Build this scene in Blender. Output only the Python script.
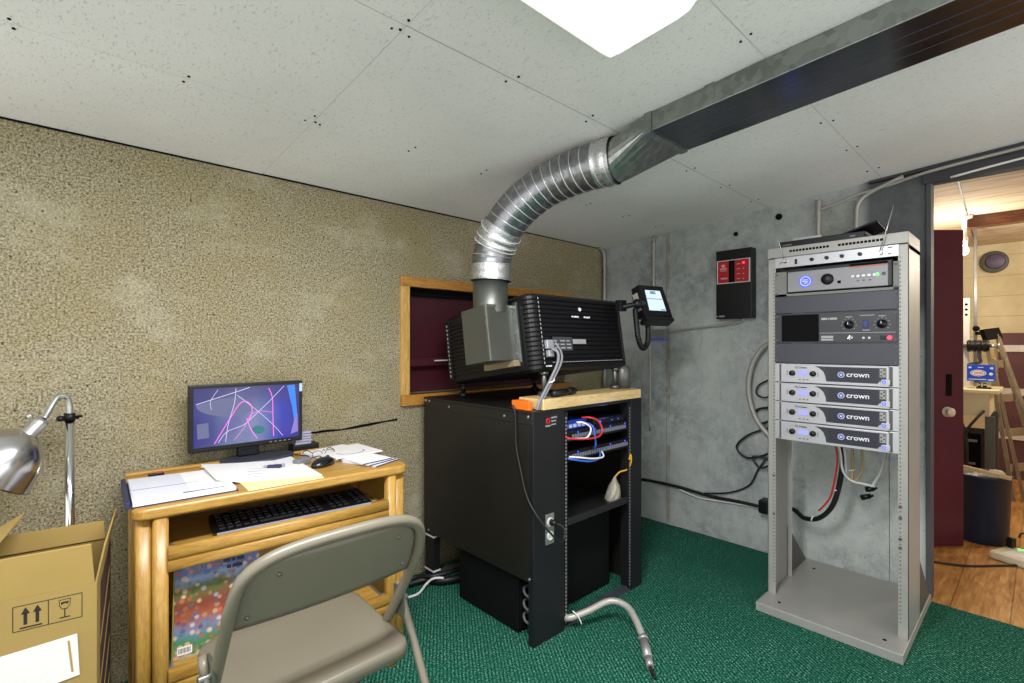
import bpy, bmesh, math, random
from mathutils import Vector, Matrix
random.seed(7)
for o in list(bpy.data.objects): bpy.data.objects.remove(o, do_unlink=True)
S = bpy.context.scene
C = S.collection
PI = math.pi

# ------------------------------------------------------------ camera, world, exposure
cam_d = bpy.data.cameras.new('camera'); cam = bpy.data.objects.new('camera', cam_d); C.objects.link(cam)
cam.location = (-3.051, -2.262, 1.22)
cam.rotation_euler = (PI/2, 0, -math.atan2(459, 494))
cam_d.sensor_width = 36; cam_d.lens = 494/1024*36; cam_d.shift_y = 2.5/1024
cam_d.clip_start = .02
S.camera = cam
S.view_settings.view_transform = 'Standard'; S.view_settings.look = 'None'
S.view_settings.gamma = 1; S.view_settings.use_curve_mapping = False
S.view_settings.exposure = 0.5
w = bpy.data.worlds.new('world'); S.world = w; w.use_nodes = True
w.node_tree.nodes['Background'].inputs[0].default_value = (1, .99, .97, 1)
w.node_tree.nodes['Background'].inputs[1].default_value = 1.35  # even world light added as fill, entering where rear walls are left out

def area(name, loc, rot, sx, sy, energy, col=(1, 1, 1)):
    d = bpy.data.lights.new(name, 'AREA'); d.shape = 'RECTANGLE'; d.size = sx; d.size_y = sy
    d.energy = energy; d.color = col
    o = bpy.data.objects.new(name, d); C.objects.link(o); o.location = loc; o.rotation_euler = rot
    return o
def point(name, loc, energy, col, r=.03):
    d = bpy.data.lights.new(name, 'POINT'); d.energy = energy; d.color = col; d.shadow_soft_size = r
    o = bpy.data.objects.new(name, d); C.objects.link(o); o.location = loc
    return o
FIX_E = 5.0          # emission of the fluorescent diffusers
area('fluorescent_tubes_light', (-2.6, -1.60, 1.955), (0, 0, 0), 1.1, .18, 40, (.97, .98, 1))
point('storeroom_bulb_light', (1.68, -1.80, 1.80), 17, (1, .90, .76), .04)
point('storeroom_far_light', (2.2, -3.0, 1.9), 30, (1, .90, .78), .06)  # second warm point light deeper in the storeroom, no lamp modelled there

# ------------------------------------------------------------ materials
def lin(h):
    h = h.lstrip('#'); c = [int(h[i:i+2], 16)/255 for i in (0, 2, 4)]
    return tuple(x/12.92 if x <= .04045 else ((x+.055)/1.055)**2.4 for x in c) + (1,)
class NT:
    def __init__(s, name):
        s.m = bpy.data.materials.new(name); s.m.use_nodes = True; s.t = s.m.node_tree
        s.b = s.t.nodes['Principled BSDF']
        s.co = s.t.nodes.new('ShaderNodeTexCoord').outputs['Object']
    def n(s, typ, **kw):
        x = s.t.nodes.new(typ)
        for k, v in kw.items():
            if k.startswith('i_'):
                key = k[2:]; key = int(key) if key.isdigit() else key.replace('_', ' ')
                if hasattr(v, 'is_linked') or isinstance(v, bpy.types.NodeSocket): s.t.links.new(v, x.inputs[key])
                else: x.inputs[key].default_value = v
            else: setattr(x, k, v)
        return x
    def link(s, a, b): s.t.links.new(a, b)
    def scale(s, v, src=None):
        m = s.n('ShaderNodeMapping'); m.inputs['Scale'].default_value = v; s.link(src or s.co, m.inputs[0]); return m.outputs[0]
    def noise(s, sc, det=3, rough=.5, vec=None, dist=0):
        x = s.n('ShaderNodeTexNoise'); s.link(vec or s.co, x.inputs['Vector'])
        x.inputs['Scale'].default_value = sc; x.inputs['Detail'].default_value = det; x.inputs['Roughness'].default_value = rough
        x.inputs['Distortion'].default_value = dist
        return x.outputs['Fac']
    def ramp(s, fac, stops, const=False):
        r = s.n('ShaderNodeValToRGB'); s.link(fac, r.inputs[0]); e = r.color_ramp.elements
        if const: r.color_ramp.interpolation = 'CONSTANT'
        while len(e) < len(stops): e.new(.5)
        for i, (p, c) in enumerate(stops):
            e[i].position = p; e[i].color = lin(c) if isinstance(c, str) else (c, c, c, 1)
        return r.outputs[0]
    def mix(s, fac, a, b, typ='MIX'):
        x = s.n('ShaderNodeMix', data_type='RGBA', blend_type=typ)
        for sock, v in ((x.inputs[0], fac), (x.inputs[6], a), (x.inputs[7], b)):
            if isinstance(v, bpy.types.NodeSocket): s.link(v, sock)
            elif isinstance(v, str): sock.default_value = lin(v)
            else: sock.default_value = v
        return x.outputs[2]
    def bump(s, h, strength=.3, dist=.01):
        x = s.n('ShaderNodeBump'); x.inputs['Strength'].default_value = strength; x.inputs['Distance'].default_value = dist
        s.link(h, x.inputs['Height']); s.link(x.outputs[0], s.b.inputs['Normal'])
    def out(s, col=None, rough=.5, metal=0, spec=None):
        if col is not None:
            if isinstance(col, str): s.b.inputs['Base Color'].default_value = lin(col)
            else: s.link(col, s.b.inputs['Base Color'])
        if isinstance(rough, bpy.types.NodeSocket): s.link(rough, s.b.inputs['Roughness'])
        else: s.b.inputs['Roughness'].default_value = rough
        s.b.inputs['Metallic'].default_value = metal
        if spec is not None: s.b.inputs['Specular IOR Level'].default_value = spec
        return s.m
MAT = {}
def pbr(name, col, rough=.5, metal=0, var=.12, sc=18, bump=0, spec=None):
    """plain surface with a little procedural unevenness in tone and gloss"""
    if name in MAT: return MAT[name]
    t = NT(name); f = t.noise(sc, 4, .6)
    c = t.mix(f, tuple(x*(1-var) for x in lin(col)[:3])+(1,), tuple(min(1, x*(1+var)) for x in lin(col)[:3])+(1,))
    r = t.n('ShaderNodeMapRange'); t.link(f, r.inputs[0]); r.inputs[3].default_value = max(.03, rough-.07); r.inputs[4].default_value = min(1, rough+.07)
    if bump: t.bump(t.noise(220, 2), bump, .002)
    MAT[name] = t.out(c, r.outputs[0], metal, spec); return MAT[name]
def emit(name, col, strength, base='#101010'):
    if name in MAT: return MAT[name]
    t = NT(name); t.out(base, .4)
    t.b.inputs['Emission Color'].default_value = lin(col); t.b.inputs['Emission Strength'].default_value = strength
    MAT[name] = t.m; return t.m

# carpeted wall: speckled tan shag
t = NT('tan_shag_carpet')
f1 = t.noise(150, 5, .8); f2 = t.noise(2.6, 5, .65); f3 = t.noise(60, 4, .75)
c1 = t.ramp(f1, [(.38, '#241f13'), (.45, '#776d52'), (.52, '#aaa083'), (.64, '#dbd4c0')])
c2 = t.ramp(f3, [(.36, '#554c33'), (.47, '#8f8568'), (.66, '#bab197')])
c = t.mix(.25, c1, c2)
c = t.mix(t.ramp(f2, [(.44, .0), (.70, .45)]), c, '#94864e')
f5 = t.noise(3.4, 5, .7, t.scale((1, 1, 1.3))); c = t.mix(t.ramp(f5, [(.52, .0), (.70, .45)]), c, '#c6bfa9')
f6 = t.noise(75, 2, .5); c = t.mix(t.ramp(f6, [(.30, .75), (.36, .0)]), c, '#3a3424')
t.bump(f1, .7, .01); M_SHAG = t.out(c, .95, 0, .1)
# concrete
t = NT('stained_concrete')
f1 = t.noise(1.6, 5, .62); f2 = t.noise(16, 6, .7); f3 = t.noise(3.2, 5, .7, t.scale((1, 1, .25)))
c = t.ramp(f1, [(.3, '#777d80'), (.5, '#a2a7a7'), (.72, '#c6c9c4')])
c = t.mix(t.ramp(f2, [(.42, .0), (.62, .7)]), c, '#b9bdb6')
c = t.mix(t.ramp(f3, [(.54, .0), (.75, .6)]), c, '#757a79')
f4 = t.noise(60, 3, .6); c = t.mix(t.ramp(f4, [(.62, .0), (.70, .5)]), c, '#5d605e')
# rusty run below a form tie, at one place of the wall
sx = t.n('ShaderNodeSeparateXYZ'); t.link(t.co, sx.inputs[0])
d1 = t.n('ShaderNodeMath', operation='ADD'); t.link(sx.outputs[1], d1.inputs[0]); d1.inputs[1].default_value = .535
d2 = t.n('ShaderNodeMath', operation='ABSOLUTE'); t.link(d1.outputs[0], d2.inputs[0])
st = t.n('ShaderNodeMapRange'); t.link(d2.outputs[0], st.inputs[0]); st.inputs[1].default_value = .018; st.inputs[2].default_value = .0
mm = t.n('ShaderNodeMath', operation='MULTIPLY'); t.link(st.outputs[0], mm.inputs[0]); t.link(t.ramp(t.noise(7, 3), [(.45, .0), (.62, .75)]), mm.inputs[1])
c = t.mix(mm.outputs[0], c, '#8a7434')
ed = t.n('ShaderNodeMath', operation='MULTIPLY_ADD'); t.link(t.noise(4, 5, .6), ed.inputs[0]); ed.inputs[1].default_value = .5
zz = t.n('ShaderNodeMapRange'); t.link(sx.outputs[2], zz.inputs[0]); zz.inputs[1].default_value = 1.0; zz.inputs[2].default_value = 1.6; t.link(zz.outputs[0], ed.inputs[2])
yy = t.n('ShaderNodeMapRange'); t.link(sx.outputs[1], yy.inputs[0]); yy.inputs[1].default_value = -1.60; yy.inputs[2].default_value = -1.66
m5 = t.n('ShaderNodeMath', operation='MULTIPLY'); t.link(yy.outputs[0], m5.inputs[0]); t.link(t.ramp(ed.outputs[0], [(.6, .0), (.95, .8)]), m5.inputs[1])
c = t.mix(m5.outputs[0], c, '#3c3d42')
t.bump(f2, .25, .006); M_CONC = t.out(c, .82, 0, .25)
t = NT('pale_concrete_patch'); f2 = t.noise(14, 6, .7)
M_CONC2 = t.out(t.ramp(f2, [(.3, '#7c827e'), (.7, '#a9aca2')]), .85)
# ribbed green carpet
t = NT('green_ribbed_carpet')
f1 = t.noise(120, 5, .85); f2 = t.noise(3, 5, .7)
mp = t.n('ShaderNodeMapping'); mp.inputs['Rotation'].default_value = (0, 0, math.radians(35)); t.link(t.co, mp.inputs[0])
wv = t.n('ShaderNodeTexWave', bands_direction='X'); t.link(mp.outputs[0], wv.inputs[0]); wv.inputs['Scale'].default_value = 23; wv.inputs['Distortion'].default_value = .8; wv.inputs['Detail'].default_value = 2; wv.inputs['Detail Scale'].default_value = 4
c = t.ramp(f1, [(.38, '#041f17'), (.46, '#0f4f3c'), (.54, '#2f7d66'), (.64, '#a5d6c6')])
c = t.mix(t.ramp(wv.outputs[1], [(.15, .72), (.6, .0)]), c, '#05291d')
c = t.mix(t.ramp(f2, [(.4, .0), (.7, .4)]), c, '#0a4f3b')
t.bump(t.mix(.6, f1, wv.outputs[0]), .7, .006); M_GREEN = t.out(c, .95, 0, .1)
# ceiling tile with worm holes
t = NT('fissured_ceiling_tile')
v = t.n('ShaderNodeTexVoronoi', feature='F1'); t.link(t.scale((1, 1.0, 1), None), v.inputs['Vector']); v.inputs['Scale'].default_value = 90; v.inputs['Randomness'].default_value = 1
f1 = t.noise(150, 3, .6, t.scale((1, .4, 1)), .6); f2 = t.noise(1.5, 3)
h = t.ramp(f1, [(.60, .0), (.66, .8)])
h2 = t.ramp(v.outputs[0], [(.10, 1.0), (.16, .0)])
hh = t.mix(1.0, h, h2, 'LIGHTEN')
c = t.mix(hh, t.ramp(f2, [(.3, '#e2e1de'), (.7, '#efeeeb')]), '#cbc9c5')
inv = t.n('ShaderNodeInvert'); t.link(hh, inv.inputs[1])
t.bump(inv.outputs[0], .3, .003); M_TILE = t.out(c, .9, 0, .2)
# oak, grain along x and along z
def oak(name, sc, a='#8f6729', b='#ad833c', d='#c6a155'):
    t = NT(name); vec = t.scale(sc); f = t.noise(6, 6, .65, vec, .6); g = t.noise(30, 4, .6, vec)
    c = t.mix(.45, t.ramp(f, [(.3, a), (.5, b), (.7, d)]), t.ramp(g, [(.35, a), (.5, b), (.7, d)]))
    t.bump(g, .08, .002); return t.out(c, .34)
M_OAKX = oak('oak_grain_along', (1, 9, 9)); M_OAKZ = oak('oak_grain_upright', (9, 9, 1))
M_PINE = oak('pine_board', (1.2, 8, 8), '#b08f58', '#cfb27c', '#dfc998')
M_TRIMX = oak('fir_casing_level', (1.2, 10, 10), '#8a5a22', '#b07a35', '#c9974e'); M_TRIMZ = oak('fir_casing_upright', (10, 10, 1.2), '#a07530', '#c79c55', '#dab878')
# storeroom
t = NT('storeroom_board_floor'); f = t.noise(5, 6, .65, t.scale((1, 7, 1)), .5)
bk = t.n('ShaderNodeTexWave', bands_direction='Y', wave_profile='SAW'); t.link(t.co, bk.inputs[0]); bk.inputs['Scale'].default_value = 1.6
c = t.ramp(f, [(.3, '#8b5a2c'), (.5, '#b98446'), (.72, '#d9ad6e')])
c = t.mix(t.ramp(bk.outputs[1], [(.96, .0), (.99, .7)]), c, '#4d2d12'); M_BOARDF = t.out(c, .45)
t = NT('storeroom_board_ceiling'); f = t.noise(4, 6, .65, t.scale((6, 1, 1)), .5)
bk = t.n('ShaderNodeTexWave', bands_direction='X', wave_profile='SAW'); t.link(t.co, bk.inputs[0]); bk.inputs['Scale'].default_value = 1.25
c = t.ramp(f, [(.3, '#a9937c'), (.5, '#c9b598'), (.72, '#dccdb4')])
c = t.mix(t.ramp(bk.outputs[1], [(.955, .0), (.985, .8)]), c, '#5b4226'); M_BOARDC = t.out(c, .8)
t = NT('storeroom_cream_boards'); f = t.noise(3, 5, .6)
bk = t.n('ShaderNodeTexWave', bands_direction='Z', wave_profile='SAW'); t.link(t.co, bk.inputs[0]); bk.inputs['Scale'].default_value = 1.7
c = t.ramp(f, [(.3, '#bdae86'), (.7, '#d8cdaa')]); c = t.mix(t.ramp(bk.outputs[1], [(.965, .0), (.99, .6)]), c, '#7a683a'); M_CREAMW = t.out(c, .8)
M_PLUM = pbr('plum_brown_boarding', '#5d3a3c', .6, 0, .35, 7)
M_WHITEP = pbr('white_paint', '#d8d3ca', .5)
M_BEAM = oak('rust_stained_beam', (6, 1, 6), '#33180c', '#5a2f19', '#7a4a2c')
M_MAROON = pbr('maroon_paint', '#431220', .5, 0, .3, 5)
M_MAROOND = pbr('maroon_door_paint', '#52102c', .42, 0, .25, 4)
M_DARKWOOD = pbr('dark_grey_painted_wood', '#3a373d', .6, 0, .35, 6)
M_JAMB = pbr('grey_jamb_paint', '#444247', .6, 0, .3, 9)
M_BLACK = pbr('black_powder_coat', '#17171a', .45, 0, .25, 9, spec=.35)
M_BLACKSIDE = pbr('black_satin_sheet', '#1b1a17', .34, .0, .2, 4, spec=.45)
M_BLACKP = pbr('black_plastic', '#0d0d11', .40, 0, .2, spec=.35)
M_BLACKM = pbr('matt_black', '#08080a', .8, 0, .3, spec=.15)
M_RUBBER = pbr('black_rubber', '#111112', .5, 0, .2)
M_DKGREY = pbr('slate_grey_panel', '#3b3d47', .45, 0, .15)
M_PROC = pbr('grey_processor_face', '#8b8a8e', .45, .2, .1)
M_CINE = pbr('charcoal_face', '#34343a', .45, .0, .1)
M_STEEL = pbr('painted_grey_steel', '#a09f99', .42, .25, .12, 12)
M_STEEL_D = pbr('darker_grey_steel', '#55554f', .55, .1, .2)
M_ALU = pbr('brushed_aluminium', '#bdbdbb', .34, .85, .1)
M_SILVER = pbr('silver_face', '#b4b4b8', .36, .45, .08)
M_CHROME = pbr('chrome', '#d2d3d6', .12, 1, .06)
M_REFL = pbr('polished_reflector', '#cdcdcf', .2, 1, .08)
t = NT('galvanised_sheet'); v = t.n('ShaderNodeTexVoronoi', feature='F1'); t.link(t.co, v.inputs[0]); v.inputs['Scale'].default_value = 45
f = t.noise(6, 4)
c = t.mix(.5, t.ramp(v.outputs[1], [(.2, '#7d827f'), (.8, '#a5a9a4')]), t.ramp(f, [(.3, '#6e7371'), (.7, '#a0a29d')]))
M_GALV = t.out(c, .30, .9)
M_GALVD = pbr('dull_galvanised_box', '#6f716b', .42, .85, .2, 5)
t = NT('spiral_foil_hose'); f = t.noise(26, 4, .7)
c = t.ramp(f, [(.3, '#6f7175'), (.6, '#929498'), (.75, '#b9babd')]); t.bump(f, .2, .004); M_FOIL = t.out(c, .3, .9)
M_RIB = pbr('hose_wire_rib', '#d6d6d4', .3, .8)
M_CARD = pbr('corrugated_cardboard', '#927a43', .85, 0, .1, 6)
M_CARDIN = pbr('cardboard_inside', '#9c8246', .85, 0, .1, 6)
M_INK = pbr('black_print', '#17150f', .7)
M_PAPER = pbr('white_paper', '#e6e4e4', .75, 0, .03)
M_PAPERB = pbr('bluish_paper', '#d2d2de', .75, 0, .05)
M_YELLOWP = pbr('pale_yellow_paper', '#e8e0a0', .75, 0, .04)
M_NAVY = pbr('navy_card', '#272a4c', .55, 0, .1)
M_CHAIR = pbr('grey_beige_enamel', '#6b6557', .38, .0, .05, 6)
M_ORANGE = pbr('orange_plastic', '#e06a10', .45, 0, .1)
M_REDP = pbr('red_print', '#b01624', .4, 0, .1)
M_WHITEPL = pbr('white_plastic', '#dcdcd8', .4, 0, .05)
M_CREAMPL = pbr('cream_plastic', '#d8cfb4', .45, 0, .05)
M_CREAM = pbr('cream_enamel', '#d9cfa9', .5, 0, .1)
M_REDC = pbr('red_cable', '#c42a2e', .45); M_WHITEC = pbr('white_cable', '#d9d9d8', .45); M_BLUEC = pbr('blue_cable', '#3b63c9', .4)
M_TANC = pbr('tan_cable', '#b09a70', .5); M_GREYC = pbr('grey_cable', '#77777d', .45); M_YELC = pbr('yellow_cord', '#d9a11f', .5)
M_BLUEP = pbr('blue_print_card', '#0f4cd0', .45, 0, .1)
M_NAVYB = pbr('navy_bin_plastic', '#0d2740', .4, 0, .2)
M_LIGHTWOOD = oak('weathered_ladder_wood', (7, 7, 1.5), '#6e604a', '#8f7f63', '#b0a286')
M_FLEX = pbr('pale_flexible_conduit', '#aaa79e', .4, .25, .1)
M_GREYSQ = pbr('conduit_steel', '#9a9b9a', .4, .5, .1)
M_SIGN = pbr('white_lettering', '#e8e8ee', .4, 0, .02)
M_STONE = pbr('grey_board_panel', '#7b7b76', .55, .2, .15)
t = NT('lamp_diffuser'); f = t.noise(3, 2)
t.out('#f2f2ee', .3); t.b.inputs['Emission Color'].default_value = (1, 1, .985, 1); t.b.inputs['Emission Strength'].default_value = .5
vv = t.n('ShaderNodeTexVoronoi'); t.link(t.co, vv.inputs[0]); vv.inputs['Scale'].default_value = 160; t.bump(vv.outputs[0], .25, .003); M_DIFF = t.m
E_BLUE = emit('blue_led', '#3a55ff', 1.3); E_DIMB = emit('dim_blue_glow', '#3346c8', .35); E_LCD = emit('blue_lcd', '#a9b0f4', .75); E_RED = emit('red_led', '#ff2a38', 3.5); E_GREEN = emit('green_led', '#50ff60', 2.5)
E_WARM = emit('bare_bulb', '#fff0d8', 14); E_SCR = emit('pale_touch_screen', '#c9dcf2', .95); E_SCRD = emit('touch_screen_bar', '#7f9fc0', .6)
E_PINK = emit('pink_streak', '#f06ae6', 1.0); E_WHITE = emit('white_streak', '#d9c9f5', .8); E_LAV = emit('lavender_shape', '#9a86e0', .6); E_CYAN = emit('azure_band', '#2f86f0', .75); E_TEAL = emit('teal_logo', '#1c8f9a', .5); E_PALE = emit('pale_arc', '#7f86b8', .45)
t = NT('monitor_picture'); s3 = t.n('ShaderNodeSeparateXYZ'); t.link(t.n('ShaderNodeTexCoord').outputs['Generated'], s3.inputs[0])
cc = t.ramp(s3.outputs[0], [(0, '#2c2f7c'), (.16, '#3d4a86'), (.3, '#67739f'), (.55, '#7480ab'), (.72, '#4a59a6'), (.82, '#1a2db4'), (1, '#1a1a7c')])
cc = t.mix(t.ramp(t.noise(9, 2), [(.45, .0), (.7, .5)]), cc, '#4a2a8e'); cc = t.mix(t.ramp(s3.outputs[2], [(.55, .0), (1, .75)]), cc, '#1b1b60')
t.out('#050508', .25); t.link(cc, t.b.inputs['Emission Color']); t.b.inputs['Emission Strength'].default_value = .75; M_PIC = t.m
t = NT('garden_book_cover'); s3 = t.n('ShaderNodeSeparateXYZ'); t.link(t.n('ShaderNodeTexCoord').outputs['Generated'], s3.inputs[0])
nz = t.n('ShaderNodeMath', operation='MULTIPLY_ADD'); t.link(t.noise(14, 4, .7), nz.inputs[0]); nz.inputs[1].default_value = .28; t.link(s3.outputs[2], nz.inputs[2])
base = t.ramp(nz.outputs[0], [(.12, '#d9d6cf'), (.22, '#8a8f76'), (.30, '#3f7d47'), (.42, '#6c7fa8'), (.52, '#a0543a'), (.68, '#7d3b2c'), (.86, '#5f6a3a'), (.94, '#8f9fc8'), (1.0, '#5f74ac')])
v = t.n('ShaderNodeTexVoronoi'); t.link(t.co, v.inputs[0]); v.inputs['Scale'].default_value = 58
sp = t.ramp(v.outputs[1], [(.15, '#2f6b35'), (.35, '#c7553a'), (.5, '#e8c9a0'), (.65, '#6a2f25'), (.8, '#3d6a8f'), (.95, '#efe6dc')])
c = t.mix(t.ramp(v.outputs[0], [(.30, .75), (.55, .0)]), base, sp); M_BOOK = t.out(c, .3)

# ------------------------------------------------------------ mesh building
def basis(d):
    d = Vector(d).normalized(); a = Vector((0, 0, 1)) if abs(d.z) < .95 else Vector((1, 0, 0))
    x = d.cross(a).normalized(); y = d.cross(x).normalized(); return x, y
def spline(pts, n=6):
    P = [Vector(p) for p in pts]; out = []
    if len(P) < 3: return P
    for i in range(len(P)-1):
        p0, p1, p2, p3 = P[max(0, i-1)], P[i], P[i+1], P[min(len(P)-1, i+2)]
        for k in range(n):
            u = k/n
            out.append(.5*((2*p1)+(p2-p0)*u+(2*p0-5*p1+4*p2-p3)*u*u+(3*p1-p0-3*p2+p3)*u**3))
    out.append(P[-1]); return out
class B:
    def __init__(s): s.bm = bmesh.new(); s.mi = 0; s.tr = None
    def at(s, m): s.tr = m; return s
    def slot(s, i): s.mi = i; return s
    def v(s, p):
        p = Vector(p); return s.bm.verts.new(s.tr @ p if s.tr else p)
    def f(s, vs, smooth=False):
        try: x = s.bm.faces.new(vs)
        except ValueError: return
        x.material_index = s.mi; x.smooth = smooth; return x
    def box(s, a, b, m=None):
        (x0, y0, z0), (x1, y1, z1) = a, b
        c = [Vector(p) for p in ((x0, y0, z0), (x1, y0, z0), (x1, y1, z0), (x0, y1, z0), (x0, y0, z1), (x1, y0, z1), (x1, y1, z1), (x0, y1, z1))]
        if m: c = [m @ p for p in c]
        V = [s.v(p) for p in c]
        for q in ((3, 2, 1, 0), (4, 5, 6, 7), (0, 1, 5, 4), (1, 2, 6, 5), (2, 3, 7, 6), (3, 0, 4, 7)): s.f([V[i] for i in q])
        return s
    def prism(s, pts, d, smooth_sides=False):
        d = Vector(d); A = [s.v(p) for p in pts]; Bv = [s.v(Vector(p)+d) for p in pts]; n = len(pts)
        s.f(A[::-1]); s.f(Bv)
        for i in range(n): s.f([A[i], A[(i+1) % n], Bv[(i+1) % n], Bv[i]], smooth_sides)
        return s
    def rings(s, R, close=False, cap=True, smooth=True):
        n = len(R[0]); VV = [[s.v(p) for p in r] for r in R]
        for a in range(len(VV)-1 + (1 if close else 0)):
            A, Bq = VV[a], VV[(a+1) % len(VV)]
            for i in range(n): s.f([A[i], A[(i+1) % n], Bq[(i+1) % n], Bq[i]], smooth)
        if cap and not close: s.f(VV[0][::-1]); s.f(VV[-1])
        return s
    def tube(s, pts, r, seg=10, smooth=True, sub=6, cap=True):
        P = spline(pts, sub) if sub else [Vector(p) for p in pts]
        R = []; x = None
        for i, p in enumerate(P):
            d = (P[min(i+1, len(P)-1)]-P[max(i-1, 0)]).normalized()
            if x is None: x, _ = basis(d)
            x = (x-d*x.dot(d)).normalized(); y = d.cross(x)
            rr = r(i/(len(P)-1)) if callable(r) else r
            R.append([p+(x*math.cos(2*PI*k/seg)+y*math.sin(2*PI*k/seg))*rr for k in range(seg)])
        return s.rings(R, cap=cap)
    def cyl(s, a, b, r0, r1=None, seg=20):
        r1 = r0 if r1 is None else r1; a, b = Vector(a), Vector(b); x, y = basis(b-a)
        A = [a+(x*math.cos(2*PI*k/seg)+y*math.sin(2*PI*k/seg))*r0 for k in range(seg)]
        Bq = [b+(x*math.cos(2*PI*k/seg)+y*math.sin(2*PI*k/seg))*r1 for k in range(seg)]
        return s.rings([A, Bq])
    def lathe(s, o, ax, prof, seg=28, cap=False):
        o = Vector(o); ax = Vector(ax).normalized(); x, y = basis(ax)
        return s.rings([[o+ax*h+(x*math.cos(2*PI*k/seg)+y*math.sin(2*PI*k/seg))*r for k in range(seg)] for r, h in prof], cap=cap)
    def ball(s, c, r, seg=12, sq=(1, 1, 1)):
        c = Vector(c); R = []
        for i in range(1, 8):
            a = PI*i/8; R.append([c+Vector((math.sin(a)*math.cos(2*PI*k/seg)*sq[0], math.sin(a)*math.sin(2*PI*k/seg)*sq[1], math.cos(a)*sq[2]))*r for k in range(seg)])
        return s.rings(R)
    def add_mesh(s, me, m):
        vs = [s.v(m @ v.co) for v in me.vertices]
        for p in me.polygons: s.f([vs[i] for i in p.vertices])
        return s
_txt = {}
def text(b, body, size, m, extr=.0004):
    if (body, size) not in _txt:
        cu = bpy.data.curves.new('lettering', 'FONT'); cu.body = body; cu.size = size; cu.extrude = extr; cu.offset = size*.012; cu.align_x = 'LEFT'; cu.resolution_u = 3
        o = bpy.data.objects.new('lettering', cu); C.objects.link(o); bpy.context.view_layer.update()
        me = bpy.data.meshes.new_from_object(o.evaluated_get(bpy.context.evaluated_depsgraph_get()))
        bpy.data.objects.remove(o); _txt[(body, size)] = me
    b.add_mesh(_txt[(body, size)], m)
WM = {}     # world matrix of every root / part
def tag(o, label=None, cat=None, group=None, kind=None):
    if label: o['label'] = label
    if cat: o['category'] = cat
    if group: o['group'] = group
    if kind: o['kind'] = kind
    return o
def root(name, label, cat, loc=(0, 0, 0), rot=(0, 0, 0), group=None):
    o = bpy.data.objects.new(name, None); C.objects.link(o); o.location = loc; o.rotation_euler = rot
    o.empty_display_size = .05
    WM[o.name] = o.matrix_basis.copy() if False else Matrix.LocRotScale(Vector(loc), __import__('mathutils').Euler(rot), None)
    return tag(o, label, cat, group)
def obj(name, b, mats, parent=None, bevel=0, local=False, seg=2, label=None):
    """links the builder's mesh as ONE object; coordinates are world unless local"""
    if parent is not None and not local: b.bm.transform(WM[parent.name].inverted())
    bmesh.ops.recalc_face_normals(b.bm, faces=b.bm.faces)
    me = bpy.data.meshes.new(name); b.bm.to_mesh(me); b.bm.free()
    for m in (mats if isinstance(mats, (list, tuple)) else [mats]): me.materials.append(m)
    o = bpy.data.objects.new(name, me); C.objects.link(o)
    if parent is not None: o.parent = parent; WM[o.name] = WM[parent.name].copy()
    else: WM[o.name] = Matrix.Identity(4)
    if bevel:
        md = o.modifiers.new('bevel', 'BEVEL'); md.width = bevel; md.segments = seg; md.limit_method = 'ANGLE'; md.angle_limit = .6
    if label: o['label'] = label
    return o
def dup(r, loc=None, rot=None, label=None, group=None):
    c = r.copy(); C.objects.link(c)
    if loc is not None: c.location = loc
    if rot is not None: c.rotation_euler = rot
    if label: c['label'] = label
    if group: c['group'] = group
    for ch in list(r.children):
        d = ch.copy(); C.objects.link(d); d.parent = c
        for g in ch.children:
            e = g.copy(); C.objects.link(e); e.parent = d
    return c
def struct(name, b, mats, parent=None, bevel=0):
    o = obj(name, b, mats, parent, bevel)
    if parent is None: o['kind'] = 'structure'
    return o
def one(name, b, mats, label, cat, group=None, bevel=0, seg=2):
    return tag(obj(name, b, mats, None, bevel, seg=seg), label, cat, group)
def T(loc, rot=(0, 0, 0)): return Matrix.LocRotScale(Vector(loc), __import__('mathutils').Euler(rot), None)
def zc(x, y): return 1.934-.003*x-.066*y      # underside of the sloping ceiling

# ------------------------------------------------------------ the room
X0, Y0 = -4.4, -3.9
b = B(); b.box((-4.1, -3.4, -.12), (0, 0.12, 0)); struct('floor', b, M_GREEN)
# left wall with the port opening
px0, px1, pz0, pz1 = -1.69, -.45, .955, 1.525  # opening widened so its dark maroon stands in for shade under the projector
b = B()
b.box((X0, 0, 0), (px0, .12, 2.0)); b.box((px1, 0, 0), (.0, .12, 2.0)); b.box((px0, 0, 0), (px1, .12, pz0)); b.box((px0, 0, pz1), (px1, .12, 2.0))
# torn carpet edge: a crooked dark slit beside the desk
b.slot(1)
pts = [(-2.235, .815), (-2.18, .818), (-2.12, .816), (-2.05, .815), (-1.98, .819), (-1.90, .826), (-1.83, .83), (-1.755, .832)]
up = [(x, z+random.uniform(.002, .010)) for x, z in pts]; dn = [(x, z-random.uniform(.003, .009)) for x, z in pts]
b.prism([(x, -.003, z) for x, z in up]+[(x, -.003, z) for x, z in dn[::-1]], (0, .003, 0))
# dark gap where the carpet stops under the ceiling
b.prism([(X0, -.004, zc(X0, 0)-.006), (X0, -.004, zc(X0, 0)+.01), (0, -.004, zc(0, 0)+.01), (0, -.004, zc(0, 0)-.004)], (0, .004, 0))
struct('wall_left', b, [M_SHAG, M_BLACKM])
# right wall: concrete with the doorway
dy, dh = -1.880, 1.985
b = B()
b.box((0, dy, 0), (.07, .12, 2.25)); b.box((0, -2.85, dh+.0), (.07, dy, 2.25)); b.box((0, Y0, 0), (.07, -2.85, 2.25))
b.slot(1).box((-.004, -1.60, 1.79), (0, -1.44, 1.965))
b.slot(2).box((-.0015, -.521, .0), (0, -.5195, 1.95)); b.box((-.0015, -1.741, .0), (0, -1.739, 2.0))
struct('wall_right', b, [M_CONC, M_CONC2, M_STEEL_D])
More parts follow.
